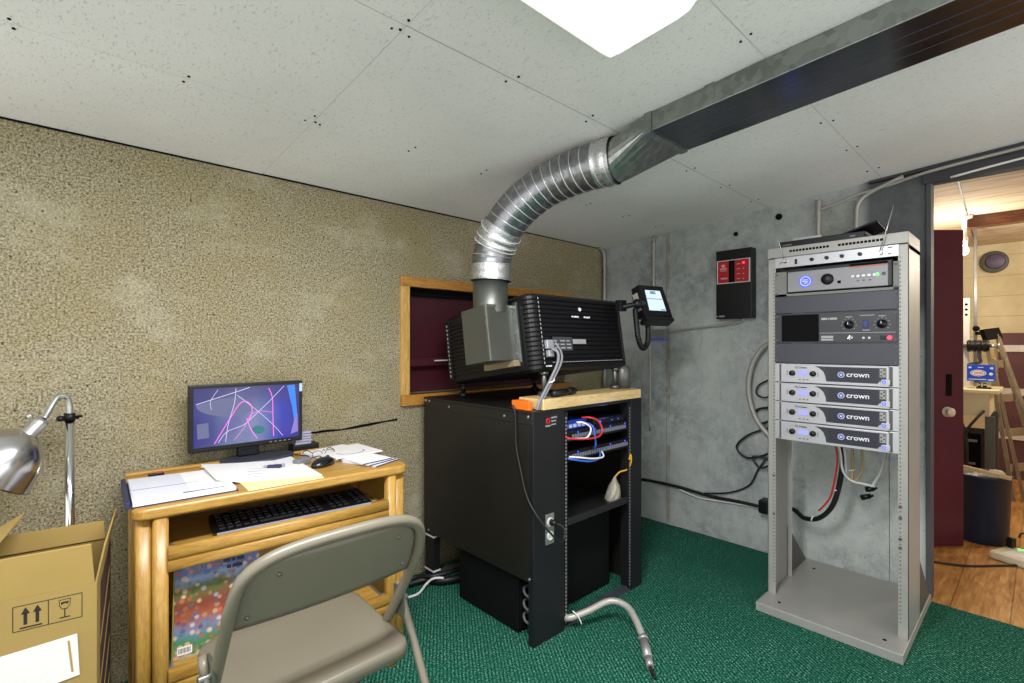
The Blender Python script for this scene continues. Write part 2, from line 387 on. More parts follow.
# ceiling of large fissured tiles with screws
b = B()
xs = [X0, -3.62, -2.40, -1.18, .12]; ys = [.0, -.588, -1.172, -1.712, -2.30, -2.89, -3.48, Y0]
for i in range(len(xs)-1):
    for j in range(len(ys)-1):
        g = .0007; xa, xb, ya, yb = xs[i]+g, xs[i+1]-g, ys[j+1]+g, ys[j]-g; q = random.uniform(0, .0025)
        nx, ny = 8, 4; G = []
        for a in range(nx+1):
            G.append([])
            for c_ in range(ny+1):
                x = xa+(xb-xa)*a/nx; y = ya+(yb-ya)*c_/ny
                G[-1].append(b.v((x, y, zc(x, y)+q-.004*math.sin(PI*a/nx)*math.sin(PI*c_/ny))))
        for a in range(nx):
            for c_ in range(ny): b.f([G[a][c_], G[a+1][c_], G[a+1][c_+1], G[a][c_+1]], True)
b.slot(2)
b.prism([(X0, .1, zc(X0, .1)+.012), (.12, .1, zc(.12, .1)+.012), (.12, Y0-.1, zc(.12, Y0-.1)+.012), (X0, Y0-.1, zc(X0, Y0-.1)+.012)], (0, 0, .05))
b.slot(1)
for y in ys[1:6]:
    for k in range(-3, 8):
        x = -2.4+k*.366
        for s_ in (-1, 1):
            xx = x+random.uniform(-.012, .012); yy = y+s_*.020+random.uniform(-.005, .005)
            b.cyl((xx, yy, zc(xx, yy)+.001), (xx, yy, zc(xx, yy)-.0025), .0036, seg=8)
for y in ys[1:5]:
    for dx in (-.025, .025):
        b.cyl((-2.4+dx, y+.03, zc(-2.4, y)), (-2.4+dx, y+.03, zc(-2.4, y)-.003), .0036, seg=8)
struct('ceiling', b, [M_TILE, M_BLACKM, pbr('seam_grey', '#8d8b86', .8)])
# port window with a fir casing, maroon recess behind
w1 = struct('window_1', B().box((px0, .10, pz0), (px1, .12, pz1)), M_MAROON)
b = B(); b.box((-1.739, -.018, pz1-.005), (-.42, .03, 1.572)); obj('head_casing', b, M_TRIMX, w1, .003)
b = B(); b.box((-1.739, -.018, .955), (-1.690, .03, 1.52)); obj('side_casing', b, M_TRIMZ, w1, .003)
b = B(); b.box((-1.739, -.03, .90), (-.42, .04, .955)); obj('sill', b, M_TRIMX, w1, .003)
b = B(); b.box((px0, .04, 1.10), (px1, .10, 1.145)); obj('ledge', b, M_MAROON, w1, .003)
b = B(); b.box((-1.50, .02, 1.125), (-1.36, .04, 1.132)); obj('paper_strip', b, M_WHITEPL, w1, label='thin white strip')
b = B(); b.box((px0, .06, 1.485), (px1, .10, pz1)); obj('lining_edge', b, M_BLACKM, w1)

# door jamb, header board and the leaf standing open into the storeroom
b = B(); b.box((-.012, -1.900, 0), (.078, dy, dh+.02)); struct('trim_1', b, M_JAMB, bevel=.003)
b = B(); b.box((-.022, -2.9, dh-.005), (.0, -1.87, dh+.055)); struct('trim_2', b, M_DARKWOOD, bevel=.002)
b = B(); b.prism([(-.03, -1.66, zc(0, -1.66)-.012), (-.03, -2.95, zc(0, -2.95)-.035), (-.03, -2.95, zc(0, -2.95)), (-.03, -1.66, zc(0, -1.66))], (.03, 0, 0)); struct('trim_3', b, M_DARKWOOD)
LD = Matrix.Translation((.962, -1.910, 0)) @ Matrix.Rotation(math.radians(137.1), 4, 'Z')   # leaf swung back into the storeroom
b = B(); b.tr = LD; b.box((0, -.0, .012), (.76, .036, 1.903)); d1 = struct('door_1', b, M_MAROOND, bevel=.003)
b = B(); b.tr = LD; b.lathe((.10, .036, .815), (0, 1, 0), [(.0, 0), (.030, 0), (.030, .004), (.012, .008), (.011, .014), (.024, .02), (.026, .03), (.018, .038), (0, .04)], 20); obj('door_knob', b, M_CREAMPL, d1, label='cream round knob')
b = B(); b.tr = LD; b.box((.075, .036, .91), (.105, .041, 1.04)); obj('lock_plate', b, M_BLACKM, d1)
# ------------------------------------------------------------ storeroom seen through the door
b = B(); b.box((0, -4.4, -.12), (3.4, -.6, .002)); struct('floor.001', b, M_BOARDF)
b = B(); b.box((.12, -4.4, 2.14), (3.4, -.6, 2.2)); b.slot(1).prism([(.12, -1.962, 2.136), (.12, -1.954, 2.136), (3.3, -1.824, 2.136), (3.3, -1.832, 2.136)], (0, 0, .004)); struct('ceiling.001', b, [M_BOARDC, M_DARKWOOD])
b = B(); b.box((3.3, -4.4, 0), (3.4, -.6, 2.2)); b.slot(1).box((3.285, -4.4, 0), (3.3, -1.98, 1.32))
b.slot(2).box((3.27, -4.4, 1.15), (3.285, -1.98, 1.21)); b.box((3.27, -4.4, .76), (3.285, -1.98, .82)); b.box((3.27, -4.4, .36), (3.285, -1.98, .42))
struct('wall_storeroom', b, [M_CREAMW, M_PLUM, M_WHITEP])
b = B(); b.box((.12, -.90, 0), (3.3, -.80, 2.2)); struct('wall_storeroom_side', b, M_CREAMW)
b = B(); b.box((.12, -4.4, 0), (3.3, -4.3, 2.2)); struct('wall_storeroom_end', b, M_CREAMW)
b = B(); b.box((1.78, -3.6, 2.06), (1.88, -1.885, 2.14)); struct('trim_4', b, M_BEAM, bevel=.004)
# bare bulb on its socket
r = root('bulb_lamp', 'bare glowing bulb under the board ceiling beyond the maroon door', 'lamp', (1.74, -1.875, 2.14))
b = B(); b.lathe((1.74, -1.875, 2.14), (0, 0, -1), [(0, 0), (.045, 0), (.045, .02), (.014, .03), (.012, .15), (.02, .16), (.02, .21), (0, .21)], 20); obj('socket', b, M_WHITEPL, r)
b = B(); b.lathe((1.74, -1.875, 1.935), (0, 0, -1), [(.012, 0), (.014, .015), (.022, .035), (.025, .052), (.018, .07), (.0, .078)], 20); obj('bulb', b, E_WARM, r)
# round vent on cream wall
r = root('round_vent', 'dark oval vent cover high on the cream storeroom boards', 'vent', (3.3, -1.95, 1.975))
b = B(); b.lathe((3.3, -1.95, 1.975), (-1, 0, 0), [(0, 0), (.10, 0), (.10, .02), (.085, .03), (0, .03)], 24); obj('rim', b, M_STEEL_D, r)
b = B(); b.lathe((3.27, -1.96, 1.975), (-1, 0, 0), [(0, 0), (.07, 0), (.06, .012), (0, .014)], 24); obj('cover', b, pbr('dusky_violet_plate', '#5a5068', .5), r)
# bench with its stand and clutter
r = root('workbench', 'cream topped steel bench behind the maroon door leaf', 'bench', (2.0, -1.8, 0))
b = B(); b.box((1.82, -2.05, .865), (2.34, -1.56, .89)); obj('bench_top', b, M_CREAM, r, .004)
b = B(); b.box((1.85, -2.0, .70), (2.31, -1.60, .865)); obj('apron', b, M_CREAM, r, .003)
for x, y in ((1.87, -2.0), (1.87, -1.62), (2.29, -2.0), (2.29, -1.62)):
    b = B(); b.box((x-.025, y-.025, .002), (x+.025, y+.025, .70)); obj('leg', b, M_STEEL_D, r, .002)
b = B(); b.box((1.87, -2.0, .18), (2.3, -1.62, .2)); obj('lower_shelf', b, M_STEEL_D, r)
r = root('pipe_column', 'white punched steel column rising beside the bench', 'column', (2.2, -1.83, .89))
b = B(); b.box((2.18, -1.87, .89), (2.24, -1.80, 1.58)); obj('column', b, M_WHITEP, r, .003)
b = B()
for k in range(3): b.cyl((2.18, -1.85, 1.53-.04*k), (2.175, -1.85, 1.53-.04*k), .009, seg=10)
obj('punched_holes', b, M_BLACKM, r)
b = B(); b.cyl((2.21, -1.90, .89), (2.21, -1.90, 2.14), .011, seg=12); obj('thin_pipe', b, M_GREYSQ, r)
b = B(); b.ball((2.2, -1.905, 1.34), .022); b.box((2.19, -1.93, 1.29), (2.22, -1.90, 1.315)); obj('pipe_clamp', b, M_BLACKM, r)
r = root('film_motor', 'black ridged drum held above the blue carton', 'motor', (2.1, -1.90, 1.21))
b = B(); P = [(0, 0), (.038, 0)]
for k in range(4): P += [(.045, .004+k*.03), (.045, .022+k*.03), (.036, .025+k*.03)]
P += [(.038, .125), (0, .125)]; b.lathe((2.1, -1.86, 1.205), (0, -1, 0), P, 24); obj('drum', b, M_BLACKP, r)
b = B(); b.cyl((2.1, -1.985, 1.205), (2.1, -2.03, 1.205), .014); b.cyl((2.1, -2.03, 1.205), (2.1, -2.04, 1.205), .024); obj('shaft', b, M_ALU, r)
b = B(); b.tube([(2.1, -1.93, 1.165), (2.1, -1.93, 1.12), (2.13, -1.93, 1.08), (2.19, -1.86, 1.06)], .012, sub=4); b.cyl((2.1, -1.862, 1.205), (2.19, -1.83, 1.205), .014); obj('bracket', b, M_STEEL_D, r)
r = root('blue_carton', 'bright blue carton with a white oval on the bench', 'box', (2.0, -1.94, .932))
b = B(); b.box((1.97, -2.02, .945), (2.05, -1.87, 1.065)); obj('carton', b, M_BLUEP, r, .002)
b = B(); b.tr = T((1.9695, -1.932, 1.005)) @ Matrix.Rotation(-PI/2, 4, 'Y')
for mi, ra, rb, h in ((0, .024, .044, .0008), (1, .019, .038, .0014), (0, .016, .034, .002)):
    b.slot(mi).prism([(ra*math.cos(2*PI*k/28), rb*math.sin(2*PI*k/28), 0) for k in range(28)], (0, 0, h))
b.slot(1)
for k in range(6): b.box((-.005, -.024+k*.008, .002), (.006, -.019+k*.008, .0026))
obj('oval_emblem', b, [M_SIGN, M_REDP], r)
b = B()
for (ya, yb, za, zb) in ((-1.895, -1.88, 1.04, 1.052), (-1.96, -1.93, 1.045, 1.05), (-2.012, -1.995, 1.035, 1.05), (-1.975, -1.88, .956, .961), (-2.014, -1.985, .952, .96)): b.box((1.969, ya, za), (1.9705, yb, zb))
b.prism([(1.969, -2.0+.011*math.cos(2*PI*k/18), 1.0+.011*math.sin(2*PI*k/18)) for k in range(18)], (.001, 0, 0)); obj('small_print', b, M_SIGN, r)
r = root('carton_stand', 'small black footed stand under the blue carton', 'stand', (2.0, -1.95, .89))
b = B(); b.box((1.96, -2.0, .89), (2.04, -1.92, .90)); obj('foot', b, M_BLACKP, r, .002)
b = B(); b.cyl((2.0, -1.965, .90), (2.0, -1.965, .934), .012); b.cyl((2.0, -1.935, .90), (2.0, -1.935, .934), .012); b.box((1.98, -1.99, .932), (2.03, -1.91, .945)); obj('post', b, M_CHROME, r)
# cables hanging under the bench
for k, (pts, rr) in enumerate((([(1.84, -1.80, .72), (1.80, -1.86, .62), (1.80, -1.88, .45), (1.83, -1.87, .2), (1.86, -1.86, .203)], .014), ([(1.845, -1.97, .74), (1.80, -1.93, .68), (1.79, -1.88, .58), (1.81, -1.86, .4), (1.84, -1.84, .21)], .009))):
    b = B(); b.tube(pts, rr); one('black_cable', b, M_RUBBER, ['thick black cable drooping under the cream bench', 'thinner black cable looping under the cream bench'][k], 'cable')
r = root('equipment_case', 'dark equipment case on the shelf under the cream bench', 'case', (2.1, -1.8, .2))
b = B(); b.box((1.93, -1.95, .2), (2.27, -1.67, .56)); obj('case_body', b, M_BLACKM, r, .006)
b = B(); b.box((1.90, -1.93, .50), (1.935, -1.70, .515)); b.box((1.92, -1.92, .33), (1.935, -1.70, .345)); obj('case_edge', b, M_GREYC, r, .002)
# wooden step ladder
r = root('step_ladder', 'weathered wooden step ladder leaning by the plum boarding', 'ladder', (2.5, -2.12, 0))
def bar(b, p, q, wx, wy):
    p, q = Vector(p), Vector(q); d = (q-p).normalized(); x = Vector((1, 0, 0)); x = (x-d*x.dot(d)).normalized(); y = d.cross(x)
    R = [[c_+x*sx_*wx+y*sy_*wy for sx_, sy_ in ((-.5, -.5), (.5, -.5), (.5, .5), (-.5, .5))] for c_ in (p, q)]; b.rings(R, smooth=False)
for p, q in (((2.42, -2.105, .002), (2.42, -1.945, 1.28)), ((2.72, -2.28, .002), (2.60, -2.00, 1.30))):
    b = B(); bar(b, p, q, .06, .024); obj('front_rail', b, M_LIGHTWOOD, r)
for p, q in (((2.46, -2.16, .002), (2.46, -1.98, 1.10)), ((2.66, -2.34, .002), (2.58, -2.01, 1.28))):
    b = B(); bar(b, p, q, .035, .022); obj('rear_rail', b, M_LIGHTWOOD, r)
for k in range(4):
    z = .25+k*.27; b = B(); u = z/1.28
    bar(b, (2.42, -2.105+.16*u, z), (2.72-.12*u, -2.28+.28*u, z), .02, .06); obj('tread', b, M_LIGHTWOOD, r)
b = B(); bar(b, (2.36, -1.935, 1.29), (2.66, -2.01, 1.31), .03, .09); obj('top_step', b, M_BLACKM, r)
# waste bin with rubbish and a stick across
r = root('waste_bin', 'navy plastic bin of rubbish standing past the maroon door', 'bin', (1.20, -1.965, .002))
b = B(); prof = [(0, .0), (.122, 0), (.126, .008), (.138, .40), (.144, .402), (.144, .414), (.135, .414), (.130, .39), (.118, .02), (0, .02)]
b.lathe((1.20, -1.995, .002), (0, 0, 1), prof, 32); obj('bin_body', b, M_NAVYB, r)
for k in range(7):
    a = k*.9; b = B(); b.ball((1.20+.075*math.cos(a)*(k > 0), -1.995+.075*math.sin(a)*(k > 0), .39+.014*(k % 3)), .042, 8, (1, 1, .7))
    for v_ in b.bm.verts: v_.co += Vector((random.uniform(-.007, .007),)*3)
    one('crumpled_paper', b, pbr('grey_white_waste', '#b9b3ac', .8, 0, .2, 20), 'pale crumpled paper heaped in the navy bin', 'paper', 'crumpled rubbish in the navy bin')
b = B(); bar(b, (1.10, -1.80, .475), (1.085, -2.135, .426), .02, .022); one('wooden_stick', b, M_PINE, 'pale wooden stick lying across the navy bin rim', 'stick', bevel=.003)
# power strip + plug + cord on floor
r = root('power_strip', 'cream power strip on the storeroom floor in front of the bin', 'power strip', (.93, -2.125, .002), (0, 0, math.radians(-22)))
b = B(); b.box((-.10, -.15, 0), (.10, .045, .045)); obj('housing', b, M_CREAMPL, r, .012, True)
b = B(); b.box((-.07, -.12, .045), (.02, -.01, .047)); obj('label_plate', b, M_PAPER, r, .0, True)
b = B(); b.box((.06, -.035, .045), (.074, -.015, .050)); obj('rocker_switch', b, E_GREEN, r, .002, True, label='glowing green rocker')
b = B(); b.box((.05, .0, .044), (.085, .035, .10)); obj('plug', b, M_BLACKP, r, .006, True)
b = B(); b.tube([(1.035, -2.165, .10), (1.055, -2.18, .125), (1.09, -2.25, .11), (1.09, -2.33, .03), (1.03, -2.6, .012)], .005); one('appliance_cord', b, M_RUBBER, 'thin black cord rising from the cream power strip', 'cord')
b = B(); b.tube([(.50, -1.70, .009), (.53, -1.83, .009), (.60, -1.97, .009), (.72, -2.08, .009), (.84, -2.19, .009), (.98, -2.36, .009), (1.05, -2.7, .009)], .006); one('extension_cord', b, M_RUBBER, 'black cord crossing the storeroom boards near the doorway', 'cord')

# ------------------------------------------------------------ fluorescent fixture
def fixture(x0, x1, y0, y1, name, label):
    r = root(name, label, 'ceiling light', ((x0+x1)/2, (y0+y1)/2, zc((x0+x1)/2, (y0+y1)/2)), group='fluorescent fixtures')
    ym = (y0+y1)/2; zt = zc(x0, ym)
    b = B(); b.prism([(x0, y0, zc(x0, y0)), (x0, y1, zc(x0, y1)), (x1, y1, zc(x1, y1)), (x1, y0, zc(x1, y0))], (0, 0, -.02)); obj('housing', b, M_WHITEP, r)
    b = B(); n = 10; R = []
    for s_ in range(2):
        pass
    prof = [(0, .018), (.002, .060), (.022, .078), (.05, .082)]
    W = y1-y0; full = [(y0+a, d) for a, d in prof]+[(y1-a, d) for a, d in prof[::-1]]
    R = []
    for x, k in ((x0, .85), (x0+.008, .98), (x0+.03, 1), (x1-.03, 1), (x1-.008, .98), (x1, .85)):
        R.append([Vector((x, y, zc(x, y)-.012-(d-.012)*k)) for y, d in full]+[Vector((x, y1, zc(x, y1)-.008)), Vector((x, y0, zc(x, y0)-.008))])
    b.rings(R, smooth=False); obj('diffuser', b, M_DIFF, r)
    return r
fixture(-3.22, -1.985, -1.735, -1.475, 'fluorescent_light', 'long white diffuser light on the tiles near the silver duct')

# ------------------------------------------------------------ exhaust: rectangular duct and flexible hose
r = root('sheet_metal_duct', 'flat galvanised duct running along the ceiling above the racks', 'duct', (-1.41, -1.3, 1.98))
xa, xb = -1.535, -1.285; ya, yb = -1.315, -3.9
def ring(y, x0, x1, t, b_): return [Vector((x0, y, zc(x0, y)-t)), Vector((x1, y, zc(x1, y)-t)), Vector((x1, y, zc(x1, y)-b_)), Vector((x0, y, zc(x0, y)-b_))]
b = B(); b.rings([ring(ya, xa, xb, .003, .069), ring(yb, xa, xb, .003, .069)], smooth=False); obj('rectangular_run', b, M_GALV, r, .002)
M_UNDER = pbr('zinc_dark_reflection', '#5d6068', .2, .95, .25, 7)  # colour darkened to stand in for the dark reflections on the underside
b = B(); b.rings([ring(ya-.03, xa+.001, xb-.001, .066, .0705), ring(yb, xa+.001, xb-.001, .066, .0705)], smooth=False); obj('reflection_tone_sheet', b, M_UNDER, r)  # extra sheet that carries the darkened reflection colour
b = B(); b.slot(0)
for x in (xa+.07, xa+.125, xa+.18): b.prism([(x, ya-.1, zc(x, ya-.1)-.0695), (x+.006, ya-.1, zc(x, ya-.1)-.0695), (x+.006, yb, zc(x, yb)-.0695), (x, yb, zc(x, yb)-.0695)], (0, 0, -.0025))
obj('stiffening_bead', b, M_UNDER, r)
for yy in (-1.312, -2.30):
    b = B(); b.rings([ring(yy, xa-.004, xb+.004, .002, .075), ring(yy-.028, xa-.004, xb+.004, .002, .075)], smooth=False); obj('joint_strap', b, M_GALV, r)
b = B(); b.box((xa-.003, -1.56, zc(xa, -1.55)-.05), (xa, -1.53, zc(xa, -1.55)+.0)); obj('hanger_clip', b, M_GALV, r)
# square to round transition
rc = Vector((-1.475, -1.165, 1.921)); rad = .083
n = 24; R = []
sq = ring(ya, xa, xb, .004, .070)
def sqpt(k):
    u = (k/n)*4 % 4; i = int(u); f = u-i; return sq[i].lerp(sq[(i+1) % 4], f)
def cpt(k, y=rc.y):
    # circle param matched to the corners of the rectangle (top-left first, then clockwise seen from the duct)
    a = math.radians(135)-2*PI*k/n; return Vector((rc.x+rad*math.cos(a), y, rc.z+rad*math.sin(a)))
S0 = [sqpt(k) for k in range(n)]; C0 = [cpt(k) for k in range(n)]
b = B(); b.rings([S0, C0], cap=False, smooth=False); b.rings([C0, [p+Vector((-.008, .03, -.001)) for p in C0]], cap=False); obj('transition', b, M_GALV, r)
# flexible hose
path = [(-1.479, -1.15, 1.920), (-1.50, -1.06, 1.916), (-1.522, -.94, 1.903), (-1.548, -.83, 1.872), (-1.585, -.715, 1.80), (-1.611, -.63, 1.70), (-1.622, -.592, 1.60), (-1.625, -.588, 1.50)]
r2 = root('flexible_duct', 'crinkled silver hose curving from projector up to ceiling duct', 'duct', (-1.62, -.575, 1.5))
b = B(); P = spline(path, 14); nn = len(P)
b.tube(P, lambda u: .0865+.0006*math.sin(u*nn*1.6), 28, sub=0, cap=False); obj('hose', b, M_FOIL, r2)
b = B()
L = [0]
for i in range(1, nn): L.append(L[-1]+(P[i]-P[i-1]).length)
pitch = .043; helix = []; x = None
for q in range(int(L[-1]/pitch*30)):
    s_ = q*pitch/30; i = max(j for j in range(nn) if L[j] <= s_); i = min(i, nn-2); f = (s_-L[i])/(L[i+1]-L[i])
    p = P[i].lerp(P[i+1], f); d = (P[i+1]-P[i]).normalized()
    if x is None: x, _ = basis(d)
    x = (x-d*x.dot(d)).normalized(); y = d.cross(x); a = 2*PI*q/30
    helix.append(p+(x*math.cos(a)+y*math.sin(a))*.0885)
b.tube(helix, .0022, 5, sub=0); obj('wire_rib', b, M_RIB, r2)
def band(name, i0, i1, rr, mat, wob):
    b = B(); b.tube(P[i0:i1], lambda u: rr+wob*math.sin(u*37)*math.cos(u*23), 28, sub=0, cap=False); return obj(name, b, mat, r2)
M_TAPE = pbr('crumpled_foil_tape', '#c4c5c7', .28, .9, .25, 60, 1.0)
band('foil_tape', 0, 12, .0905, M_TAPE, .002); band('foil_tape', 66, 78, .0915, M_TAPE, .003); band('foil_tape', 88, 99, .091, M_TAPE, .002)
b = B()
for i in (68, 73, 76):
    d = (P[i+1]-P[i-1]).normalized(); x, y = basis(d+Vector((.1*i % .3, .2, 0)))
    b.tube([P[i]+(x*math.cos(2*PI*k/28)+y*math.sin(2*PI*k/28))*.095 for k in range(29)], .002, 5, sub=0)
obj('zip_tie', b, M_WHITEPL, r2)

# ------------------------------------------------------------ projector (pitched towards the port)
pitch_a = math.radians(-8.5); PW, PL, PH = .672, .635, .345
pr = root('digital_projector', 'large black ribbed cinema projector tilted on the black rack', 'projector', (-1.548, -.80, 1.103), (pitch_a, 0, 0))
b = B(); rr = .045; oc = []
for cx, cy, a0 in ((rr, rr, 180), (PW-rr*.5, rr*.5, 270), (PW-rr*.5, PL-rr*.5, 0), (rr, PL-rr, 90)):
    q = rr if cx == rr else rr*.5
    for k in range(7): a = math.radians(a0+15*k); oc.append((cx+q*math.cos(a), cy+q*math.sin(a)))
b.prism([(x, y, .012) for x, y in oc], (0, 0, PH-.024))
ins = [(x+(.012 if x < PW/2 else -.012), y+(.012 if y < PL/2 else -.012)) for x, y in oc]
b.rings([[(x, y, PH-.012) for x, y in oc], [(x, y, PH) for x, y in ins]], smooth=False); b.rings([[(x, y, 0) for x, y in ins], [(x, y, .012) for x, y in oc]], smooth=False)
obj('body', b, M_BLACKP, pr, 0, True)
b = B()   # horizontal ribs wrapping the rear and corner
for k in range(15):
    z = .03+k*.0205
    R = []
    for x, y in [(rr+.0+.03*0, 0)]: pass
    pts = [(PW-.05, -.0015, z), (rr, -.0015, z)]
    for q in range(1, 7): a = math.radians(270-15*q); pts.append((rr+(rr+.0015)*math.cos(a), rr+(rr+.0015)*math.sin(a), z))
    b.tube(pts, .0032, 6, sub=0)
obj('rear_ribs', b, M_BLACKM, pr, 0, True)
b = B()   # louvres on the side facing the desk
for k in range(14):
    z = .04+k*.0195; b.box((-.008, .10, z), (.004, PL-.045, z+.008))
b.box((-.011, PL-.05, .02), (.004, PL-.015, PH-.02)); b.box((-.006, .07, .02), (.003, .095, PH-.02)); obj('side_louvres', b, M_BLACKP, pr, .001, True)
b = B()
for k in range(13):
    b.box((-.0125, PL-.036, .035+k*.0215), (-.011, PL-.029, .046+k*.0215))
for k in range(16): b.box((rr+.002, -.0055, .03+k*.019), (rr+.006, -.004, .041+k*.019))
for k in range(24): b.box((.10+k*.022, -.0055, .035), (.115+k*.022, -.004, .038))
obj('stitched_slots', b, pbr('pale_slot_edge', '#9a9a98', .5), pr, 0, True)
b = B(); b.box((.06, -.006, .016), (PW-.03, .004, .028)); b.box((PW-.035, -.006, .016), (PW-.022, .004, PH-.03)); obj('rear_edge_frame', b, M_BLACKP, pr, .002, True)
# maker's marks, terminal panel, plates
b = B(); b.tr = T((0, 0, 0))
b.prism([(.327+.011*math.cos(2*PI*k/16), -.0062, .283+.009*math.sin(2*PI*k/16)) for k in range(16)], (0, .001, 0))
for x0, x1 in ((.262, .272), (.277, .299), (.302, .312), (.352, .362), (.365, .385), (.388, .398)): b.box((x0, -.0062, .243), (x1, -.005, .250))
for x0, x1 in ((.055, .063), (.068, .09)): b.box((x0, -.0062, .018), (x1, -.005, .024))
obj('white_marking', b, M_SIGN, pr, 0, True)
b = B(); b.box((.115, -.0065, .088), (.245, -.004, .150)); obj('rating_plate', b, pbr('plate_grey', '#3d3d40', .5), pr, 0, True)
b = B()
for k in range(9): b.box((.12+(k % 3)*.042, -.0072, .097+(k//3)*.016), (.12+(k % 3)*.042+random.uniform(.02, .036), -.0064, .103+(k//3)*.016))
b.box((.25, -.0066, .118), (.345, -.005, .140))
obj('plate_print', b, pbr('plate_print_grey', '#9b9b9d', .5), pr, 0, True)
b = B(); b.box((.062, -.02, .095), (.105, .0, .135)); b.box((.066, -.022, .06), (.098, .0, .09)); obj('power_inlet', b, M_SILVER, pr, .004, True)
# feet
for x, y, zf in ((.075, .03, .992), (.60, .03, .992), (.05, PL-.05, .949), (.575, PL-.05, .949)):
    wp = WM[pr.name] @ Vector((x, y, 0)); b = B()
    b.cyl((wp.x, wp.y, wp.z+.012), (wp.x, wp.y, zf+.015), .011); b.cyl((wp.x, wp.y, zf+.02), (wp.x, wp.y, zf), .022, .026); b.cyl((wp.x, wp.y, wp.z+.0), (wp.x, wp.y, wp.z-.012), .02)
    obj('foot', b, M_GALVD if y < .1 else M_BLACKP, pr)
# lens towards the port
b = B(); b.lathe((.42, PL-.01, .17), (0, 1, 0), [(0, 0), (.085, 0), (.085, .10), (.07, .105), (.07, .17), (.06, .17), (.055, .15), (0, .14)], 28); obj('lens', b, M_BLACKP, pr, 0, True)
# exhaust box with collar on the side
b = B(); y0_, y1_ = .100, .275; x0_, x1_ = -.163, .02; z0_, z1_ = .062, .305
b.box((x0_, y0_, z0_), (x1_, y1_, z1_)); obj('exhaust_box', b, M_GALVD, pr, .003, True)
b = B(); b.box((-.012, .045+.03, z0_-.012), (-.001, y0_, z1_+.012)); b.box((x0_, y0_-.003, z1_-.012), (x1_, y0_, z1_)); b.box((x0_-.003, y0_, z0_), (x0_, y0_+.012, z1_))
for z in (.09, .18, .28): b.cyl((-.012, .1, z), (-.016, .1, z), .006, seg=10)
obj('box_flange', b, M_GALV, pr, .001, True)
b = B(); b.box((-.04, .09, .035), (.005, .30, .062)); obj('box_bracket', b, pbr('tan_bracket', '#8c7f63', .5, .2), pr, .002, True)
b = B(); b.lathe((-1.626, -.588, 1.36), (0, 0, 1), [(.078, 0), (.078, .16), (.072, .16), (.072, 0)], 32); obj('collar', b, M_GALVD, pr)
# touch screen on an arm
b = B(); b.tube([(-.955, -.815, 1.405), (-.91, -.87, 1.42), (-.865, -.875, 1.425), (-.79, -.85, 1.43)], .014); b.ball((-.90, -.872, 1.422), .026); b.box((-.98, -.83, 1.385), (-.93, -.795, 1.44)); obj('screen_arm', b, M_BLACKP, pr, .002)
scm = T((-.765, -.895, 1.432), (math.radians(-20), 0, math.radians(-12))) @ Matrix.Scale(1.18, 4)
b = B(); b.tr = scm; b.prism([(-.075, .0, .085), (.075, .0, .085), (.085, 0, -.062), (-.085, 0, -.062)], (0, .05, 0)); b.prism([(-.06, .05, .06), (.06, .05, .06), (.06, .05, -.05), (-.06, .05, -.05)], (0, .022, 0))
b.prism([(-.085, 0, -.062), (.085, 0, -.062), (.085, -.006, -.082), (-.085, -.006, -.082)], (0, .045, -.012)); sc = obj('touch_screen', b, M_BLACKP, pr, .004)
b = B(); b.tr = scm; b.prism([(-.046, -.0015, .060), (.046, -.0015, .060), (.051, -.0015, -.036), (-.051, -.0015, -.036)], (0, .002, 0)); obj('display', b, [E_SCR], sc)
b = B(); b.tr = scm; b.prism([(-.02, -.003, .055), (.012, -.003, .055), (.012, -.003, .042), (-.02, -.003, .042)], (0, .0015, 0)); b.prism([(-.05, -.003, .02), (.05, -.003, .02), (.05, -.003, .017), (-.05, -.003, .017)], (0, .0015, 0)); b.prism([(.02, -.003, -.03), (.046, -.003, -.03), (.046, -.003, -.035), (.02, -.003, -.035)], (0, .0015, 0)); obj('display_item', b, E_SCRD, sc)
b = B(); b.tr = scm; b.box((-.0865, .012, -.03), (-.083, .04, .05)); obj('side_vent', b, pbr('grey_vent', '#a0a09a', .5), sc)
b = B(); hp = [(-.885, -.85, 1.40), (-.89, -.86, 1.33), (-.885, -.868, 1.25), (-.85, -.87, 1.20), (-.80, -.868, 1.225), (-.785, -.862, 1.30), (-.785, -.85, 1.38)]
hs = spline(hp, 16); b.tube(hs, lambda u: .0135+.0018*math.sin(u*420), 10, sub=0); obj('corrugated_hose', b, M_BLACKP, pr)

# ------------------------------------------------------------ black equipment rack under the projector
rk = root('equipment_rack', 'black open steel rack standing against the tan carpeted wall', 'rack', (-1.26, -.5, 0))
xl, xr, yf, yb_ = -1.642, -.862, -.872, -.075
b = B(); b.box((xl, yf+.028, .255), (xl+.004, yb_, .90)); obj('side_panel', b, M_BLACKSIDE, rk, .001)
b = B(); b.box((xr-.004, yf+.028, .0), (xr, yb_-.05, .90)); obj('side_panel', b, M_BLACKSIDE, rk, .001)
b = B(); b.box((xl-.002, yf+.004, .934), (xr+.002, yb_, .947)); b.box((xl-.002, yf+.006, .892), (xl+.002, yb_, .94)); b.box((xr-.002, yf+.03, .892), (xr+.002, yb_, .94)); obj('top_cover', b, M_BLACKSIDE, rk, .002)
b = B()
for x, y, z in ((xl-.002, -.13, .93), (xl-.002, -.30, .915), (xl-.002, -.70, .915), (xl-.002, -.845, .925), (xl, -.85, .27), (xl, -.12, .27)): b.cyl((x, y, z), (x-.003, y, z), .0055, seg=10)
b.box((xl-.003, -.105, .925), (xl-.001, -.085, .937)); obj('panel_screw', b, M_ALU, rk)
for x0_, x1_ in ((xl, -1.455), (-.955, xr)):
    b = B(); b.box((x0_, yf, .0), (x1_, yf+.03, .945)); st = obj('front_stile', b, M_BLACK, rk, .002)
